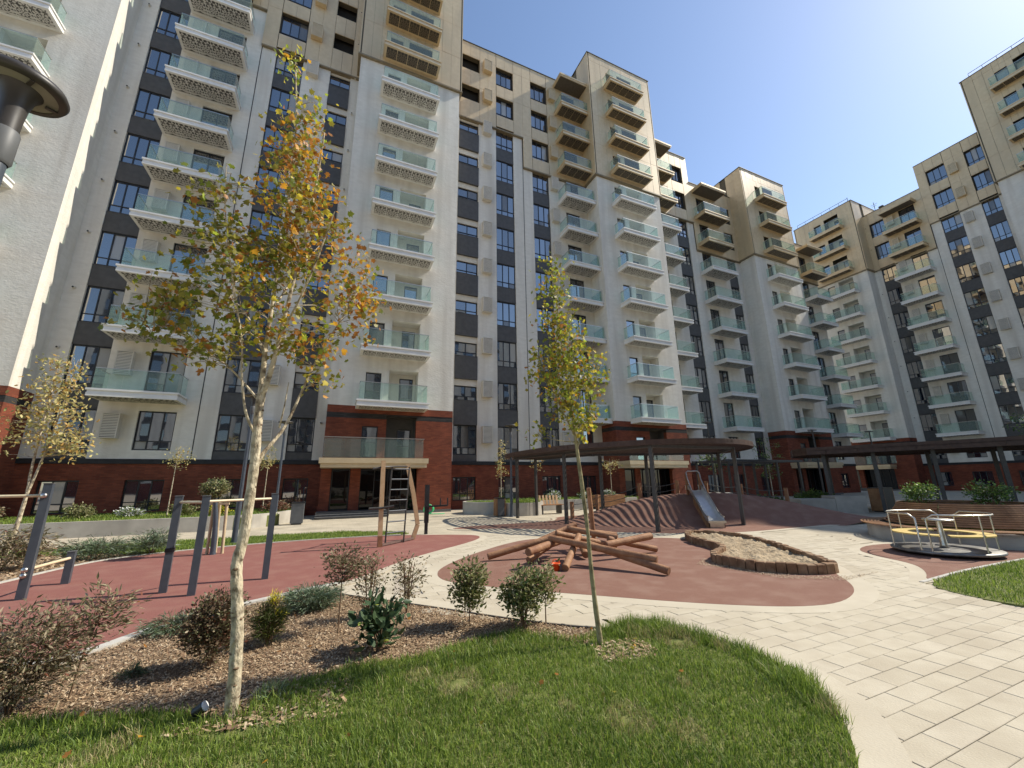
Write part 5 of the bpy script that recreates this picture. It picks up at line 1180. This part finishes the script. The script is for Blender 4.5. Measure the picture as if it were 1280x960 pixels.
for k in (-1, 1):
    mb = MB(); mb.bar(h0 + sn * (sw * k) - sdir * .13 - up * .2, h0 + sn * (sw * k) - sdir * .13 + up * .6, .12, .05); mb.build('side_board', M['timber'], sl)
e0 = Vector(SP[-1]) - o3; mb = MB(); mb.bar(e0 - sn * (sw + .03) + up * .0 + sdir * .03, e0 + sn * (sw + .03) + sdir * .03, .10, .07); mb.build('exit_lip', M['steel'], sl)
mb = MB(); mb.bar(e0 - sn * sw * .9 - up * .1, e0 + sn * sw * .9 - up * .1, .06, .18); mb.build('foot', M['steel'], sl)

# ------------------------------------------------------------------ curved pergola over the mound
CAN = smooth_poly([(7.4, 17.6), (7.3, 15.4), (7.5, 13.4), (8.2, 11.8), (9.2, 10.4), (10.4, 9.5), (11.9, 9.15), (13.4, 9.5), (14.7, 10.4), (15.7, 11.6), (16.3, 12.9), (16.0, 13.8), (14.8, 14.3), (13.0, 14.5), (11.6, 14.9), (10.6, 15.8), (10.3, 17.2), (10.2, 18.6), (9.2, 19.4), (8.0, 19.0)], 2)
pg = thing('pergola', (11.5, 13, 0), 'curved brown slatted pergola on dark posts over the slide mound', 'pergola'); ZC = 2.72
a_ = CAN; b_ = offset_line(CAN, .06 * (1 if True else -1), True); mb = MB(); nC = len(CAN)
vs = [(x - 11.5, y - 13, ZC) for x, y in a_] + [(x - 11.5, y - 13, ZC + .17) for x, y in a_] + [(x - 11.5, y - 13, ZC) for x, y in b_] + [(x - 11.5, y - 13, ZC + .17) for x, y in b_]
fs = []
for i in range(nC):
    j = (i + 1) % nC; fs += [(i, j, nC + j, nC + i), (2 * nC + j, 2 * nC + i, 3 * nC + i, 3 * nC + j), (nC + i, nC + j, 3 * nC + j, 3 * nC + i), (j, i, 2 * nC + i, 2 * nC + j)]
mb.add(vs, fs); mb.build('fascia', M['slat_dark'], pg)
def slats(parent, poly, ox, oy, z, step, w, h, mat, name='slat'):
    xs = [p[0] for p in poly]; ys = [p[1] for p in poly]; x = min(xs) + step * .6
    while x < max(xs) - .08:
        yy = np.linspace(min(ys), max(ys), 500); m = inside(poly, np.full(500, x), yy); run = []
        for i in range(500):
            if m[i] and (i == 0 or not m[i - 1]): run.append(yy[i])
            if run and not m[i] and i and m[i - 1]:
                if yy[i - 1] - run[-1] > .1:
                    mb = MB(); mb.box(x - w / 2 - ox, x + w / 2 - ox, run[-1] - oy, yy[i - 1] - oy, z, z + h); mb.build(name, mat, parent)
        x += step
slats(pg, CAN, 11.5, 13, ZC + .06, .19, .060, .045, M['slat_dark'])
def beam(parent, pts, ox, oy, z, w, h, mat):
    for a, b in zip(pts, pts[1:]):
        mb = MB(); mb.bar((a[0] - ox, a[1] - oy, z), (b[0] - ox, b[1] - oy, z), w, h); mb.build('beam', mat, parent)
PP = [(8.45, 14.03), (9.6, 10.4), (13.36, 10.27), (15.4, 12.6), (12.6, 14.0), (10.6, 14.6), (8.0, 17.6), (9.4, 18.4)]
beam(pg, [(7.9, 17.6), (8.45, 14.03), (9.6, 10.4), (13.36, 10.27), (15.4, 12.6), (12.6, 14.0), (10.3, 14.7), (9.4, 18.4)], 11.5, 13, ZC - .03, .08, .09, M['dark_steel'])
for x, y in PP:
    mb = MB(); mb.box(-.055, .055, -.055, .055, -.02, ZC - .0); mb.build('post', M['dark_steel'], pg, (x - 11.5, y - 13, 0), (0, 0, R(20)))
# ------------------------------------------------------------------ merry-go-round
mg = thing('merry_go_round', (12.05, 4.62, 0), 'steel playground roundabout with yellow ring seat, tube rails and a small round table', 'merry-go-round')
mb = MB(); mb.lathe([(0, .02), (.3, .02), (.84, .055), (.86, .07), (.86, .10), (.84, .112), (0, .115)], 48); mb.build('platform', M['deck'], mg)
mb = MB(); mb.lathe([(0, .12), (.08, .12), (.06, .18), (.045, .64), (.045, .66)], 24); mb.build('centre_post', M['steel'], mg)
mb = MB(); mb.lathe([(0, .665), (.25, .665), (.255, .68), (.25, .695), (0, .695)], 32); mb.build('table_top', M['steel'], mg)
for a0, a1 in ((-150, 20), (32, 198)):
    mb = MB(); mb.lathe([(.52, .40), (.78, .40), (.78, .425), (.52, .425), (.52, .40)], 28, (0, 0), 0, R(a0), R(a1), False); mb.build('ring_seat', M['yellow_seat'], mg)
for a0, a1 in ((-172, 2), (20, 176)):
    r = .80; A = np.linspace(R(a0), R(a1), 22); pts = [(r * math.cos(A[0]), r * math.sin(A[0]), .11), (r * math.cos(A[0]), r * math.sin(A[0]), .74)] + [(r * math.cos(t), r * math.sin(t), .82) for t in A[1:-1]] + [(r * math.cos(A[-1]), r * math.sin(A[-1]), .74), (r * math.cos(A[-1]), r * math.sin(A[-1]), .11)]
    mb = MB(); mb.tube(pts, .016, 8); mb.build('hand_rail', M['steel'], mg)
    for f in (.34, .68):
        t = R(a0 + (a1 - a0) * f); mb = MB(); mb.tube([(r * math.cos(t), r * math.sin(t), .11), (r * math.cos(t), r * math.sin(t), .81)], .013, 8); mb.build('rail_upright', M['steel'], mg)
# ------------------------------------------------------------------ round slatted bench with planting
BC = (15.3, 5.3); rb = thing('round_bench', (BC[0], BC[1], 0), 'large round bench of curved brown slats on a concrete plinth with bushes inside', 'bench')
mb = MB(); mb.lathe([(2.02, -.02), (2.02, .30), (1.2, .30)], 64); mb.build('plinth', M['concrete'], rb)
prof = []
for i in range(6): prof.append((2.12 - i * .075, .36, 0))
for i in range(11):
    t = i / 10; prof.append((1.60 - .34 * t ** .8, .42 + .47 * t, 62))
for r, z, tilt in prof:
    for q in range(4):
        a0, a1 = R(q * 90 + .5), R(q * 90 + 89.5); c, s = math.cos(R(tilt)), math.sin(R(tilt)); w, h = .021, .012; P4 = []
        for i, j in ((-1, -1), (1, -1), (1, 1), (-1, 1), (-1, -1)): P4.append((r + (i * w * c + j * h * s), z + (-i * w * s + j * h * c) if tilt else z + j * h))
        mb = MB(); mb.lathe(P4[::-1], 18, (0, 0), 0, a0, a1, False); mb.build('slat', M['slat'], rb)
mb = MB(); mb.lathe([(0, .80), (1.22, .80), (1.24, .30)], 40); mb.build('planting_soil', M['turf'], rb)
for i in range(16):
    a = R(i * 22.5); mb = MB(); mb.bar((1.62 * math.cos(a), 1.62 * math.sin(a), .305), (1.62 * math.cos(a), 1.62 * math.sin(a), .345), .08, .5, up=(math.cos(a), math.sin(a), 0)); mb.build('bracket', M['dark_steel'], rb)
shrub('planter_bush', 'leafy green bush with upright shoots in the left half of the round bench', 15.0, 6.0, .42, .38, .62, 'shade', (.42, .30, .28), 'oval', .06, 60, 9, .14, z=.80)
shrub('planter_bush', 'wider leafy bush in the right half of the round bench', 15.8, 4.9, .5, .42, .58, 'shade', (.44, .22, .34), 'oval', .06, 70, 9, .14, z=.80)
# ------------------------------------------------------------------ long dark pergola before the right building
PB = smooth_poly([(21.6, 13.2), (22.3, 11), (23.2, 9.2), (24.0, 7.4), (24.3, 5.6), (24.4, 2.5), (24.4, 0.5), (30.0, .5), (30.0, 5.0), (29.6, 8.0), (28.6, 10.8), (27.0, 13.6), (25.0, 15.5)], 1)
p2 = thing('pergola', (26, 8, 0), 'long dark pergola with a brown canopy standing in the shade of the right building', 'pergola'); Z2 = 2.75
mb = MB(); mb.prism([(x - 26, y - 8) for x, y in PB], Z2 + .12, Z2 + .16); mb.build('canopy_roof', M['slat_dark'], p2)
b_ = offset_line(PB, .07, True); mb = MB(); nC = len(PB)
vs = [(x - 26, y - 8, Z2 - .05) for x, y in PB] + [(x - 26, y - 8, Z2 + .30) for x, y in PB] + [(x - 26, y - 8, Z2 - .05) for x, y in b_] + [(x - 26, y - 8, Z2 + .30) for x, y in b_]; fs = []
for i in range(nC):
    j = (i + 1) % nC; fs += [(i, j, nC + j, nC + i), (2 * nC + j, 2 * nC + i, 3 * nC + i, 3 * nC + j), (nC + i, nC + j, 3 * nC + j, 3 * nC + i), (j, i, 2 * nC + i, 2 * nC + j)]
mb.add(vs, fs); mb.build('fascia', M['slat_dark'], p2)
slats(p2, PB, 26, 8, Z2, .42, .07, .115, M['slat_dark'])
for x, y in ((22.6, 12.4), (23.2, 10.6), (24.0, 8.8), (24.6, 7.0), (24.8, 5.0), (24.9, 3.0), (25.4, 13.8), (26.2, 12.0), (27.2, 10.2), (28.0, 8.2), (28.6, 6.2), (29.0, 4.2), (29.2, 2.2)):
    mb = MB(); mb.box(-.07, .07, -.07, .07, -.02, Z2 + .1); mb.build('post', M['dark_steel'], p2, (x - 26, y - 8, 0), (0, 0, R(25)))
    mb = MB(); mb.bar((x - 26, y - 8, 2.1), (x - 26 + .55, y - 8 + .2, Z2), .06, .06); mb.build('knee_brace', M['dark_steel'], p2)
p3 = thing('pergola', (24, 17, 0), 'slim dark steel arbour frame between the play mound and the far entrance', 'pergola')
for x in (20.5, 22.6, 24.7, 26.8):
    for y in (16.2, 18.4):
        mb = MB(); mb.box(-.05, .05, -.05, .05, -.02, 2.55); mb.build('post', M['dark_steel'], p3, (x - 24, y - 17, 0))
for y in (16.2, 18.4):
    mb = MB(); mb.box(-3.8, 3.2, y - 17.06, y - 16.94, 2.552, 2.68); mb.build('beam', M['dark_steel'], p3)
for i in range(9):
    x = -3.5 + i * .8; mb = MB(); mb.box(x - .04, x + .04, -.739, 1.339, 2.57, 2.66); mb.build('slat', M['dark_steel'], p3)
hd = shrub('hedge', 'low clipped hedge in shade behind the steps of the play mound', 23.6, 13.8, 1.5, .7, .9, 'shade', (.6, .15, .25), 'oval', .10, 140, 10, .2, cat='hedge')
shrub('garden_shrub', 'dark low shrub in shade left of the clipped hedge', 21.4, 14.8, .8, .6, .7, 'shade', (.5, .1, .4), 'oval', .10, 60, 10, .2)
gw = thing('planter_wall', (21.8, 11.9, 0), 'stepped grey concrete planter wall at the right end of the play mound', 'wall')
mb = MB(); mb.box(-.2, 1.1, -.5, .5, -.02, .75); mb.build('wall_block', M['concrete'], gw, (0, 0, 0), (0, 0, R(-30)))
mb = MB(); mb.box(-1.7, -.22, -.5, .5, -.02, .62); mb.build('wall_block', M['concrete'], gw, (0, 0, 0), (0, 0, R(-30)))
# ------------------------------------------------------------------ lamps
def disc_lamp(x, y, label, h=4.2, r=.29):
    t = thing('street_lamp', (x, y, 0), label, 'street lamp', 'disc-headed courtyard lamps')
    mb = MB(); mb.tube([(0, 0, -.02), (0, 0, 1.2)], .075, 16); mb.lathe([(.13, 0), (.13, .015), (.08, .03)], 20); mb.build('pole_base', M['post'], t)
    mb = MB(); mb.tube([(0, 0, 1.2), (0, 0, h - .40)], .05, 16); mb.build('pole', M['post'], t)
    mb = MB(); mb.lathe([(.055, h - .62), (.066, h - .60), (.066, h - .40), (.06, h - .385)], 24); mb.build('collar', M['bin_grey'], t)
    mb = MB(); mb.lathe([(.055, h - .40), (.056, h - .30), (.062, h - .2), (.08, h - .12), (.105, h - .078)], 32); mb.build('neck', M['dark_steel'], t)
    mb = MB(); mb.lathe([(.105, h - .077), (r - .035, h - .072)], 40); mb.build('diffuser', M['lamp_glass'], t)
    mb = MB(); mb.lathe([(r - .035, h - .076), (r, h - .073), (r + .012, h - .05), (r, h - .02), (.1, h + .02), (0, h + .025)], 48); mb.build('lamp_cap', M['dark_steel'], t)
    for i in range(4):
        a = R(45 + 90 * i); mb = MB(); mb.bar((.12 * math.cos(a), .12 * math.sin(a), h - .085), ((r - .03) * math.cos(a), (r - .03) * math.sin(a), h - .08), .02, .012); mb.build('spoke', M['dark_steel'], t)
    return t
disc_lamp(-2.02, 3.10, 'disc-headed lamp close overhead at the upper left corner', 4.14, .205)
disc_lamp(-2.42, 14.5, 'disc-headed lamp on the grass strip behind the three-post bars', 4.4)
disc_lamp(-2.07, 20.4, 'disc-headed lamp between the concrete lawn wall and the entrance', 4.4)
disc_lamp(8.05, 18.4, 'thin lamp post beside the round concrete planter and dark bin', 4.4)
def t_lamp(x, y, label, h):
    t = thing('street_lamp', (x, y, 0), label, 'street lamp', 'flat-headed lamps in the shade')
    mb = MB(); mb.tube([(0, 0, -.02), (0, 0, h - .06)], [.07, .045], 12); mb.build('pole', M['dark_steel'], t)
    mb = MB(); mb.box(-.30, .30, -.14, .14, h - .06, h); mb.build('lamp_head', M['dark_steel'], t)
t_lamp(23.8, 20.0, 'flat-headed lamp behind the pergola, in front of the second tower', 5.5)
t_lamp(31.0, 17.4, 'flat-headed lamp standing before the third brick tower base', 4.9)
t_lamp(36.5, 16.6, 'flat-headed lamp in front of the dark pergola corner', 4.9)
gs = thing('ground_spotlight', (-.72, 3.93, 0), 'tiny black ground spotlight in the grass left of the forked trunk', 'spotlight')
mb = MB(); mb.tube([(0, 0, -.02), (0, 0, .05)], .012, 8); mb.build('spike', M['frame'], gs)
mb = MB(); mb.tube([(-.03, 0, .05), (.03, -.015, .085)], [.030, .038], 14); mb.build('lamp_housing', M['frame'], gs)
mb = MB(); mb.tube([(.031, -.0155, .0855), (.036, -.0168, .0885)], .034, 14); mb.build('lens', M['lichen_white'], gs)
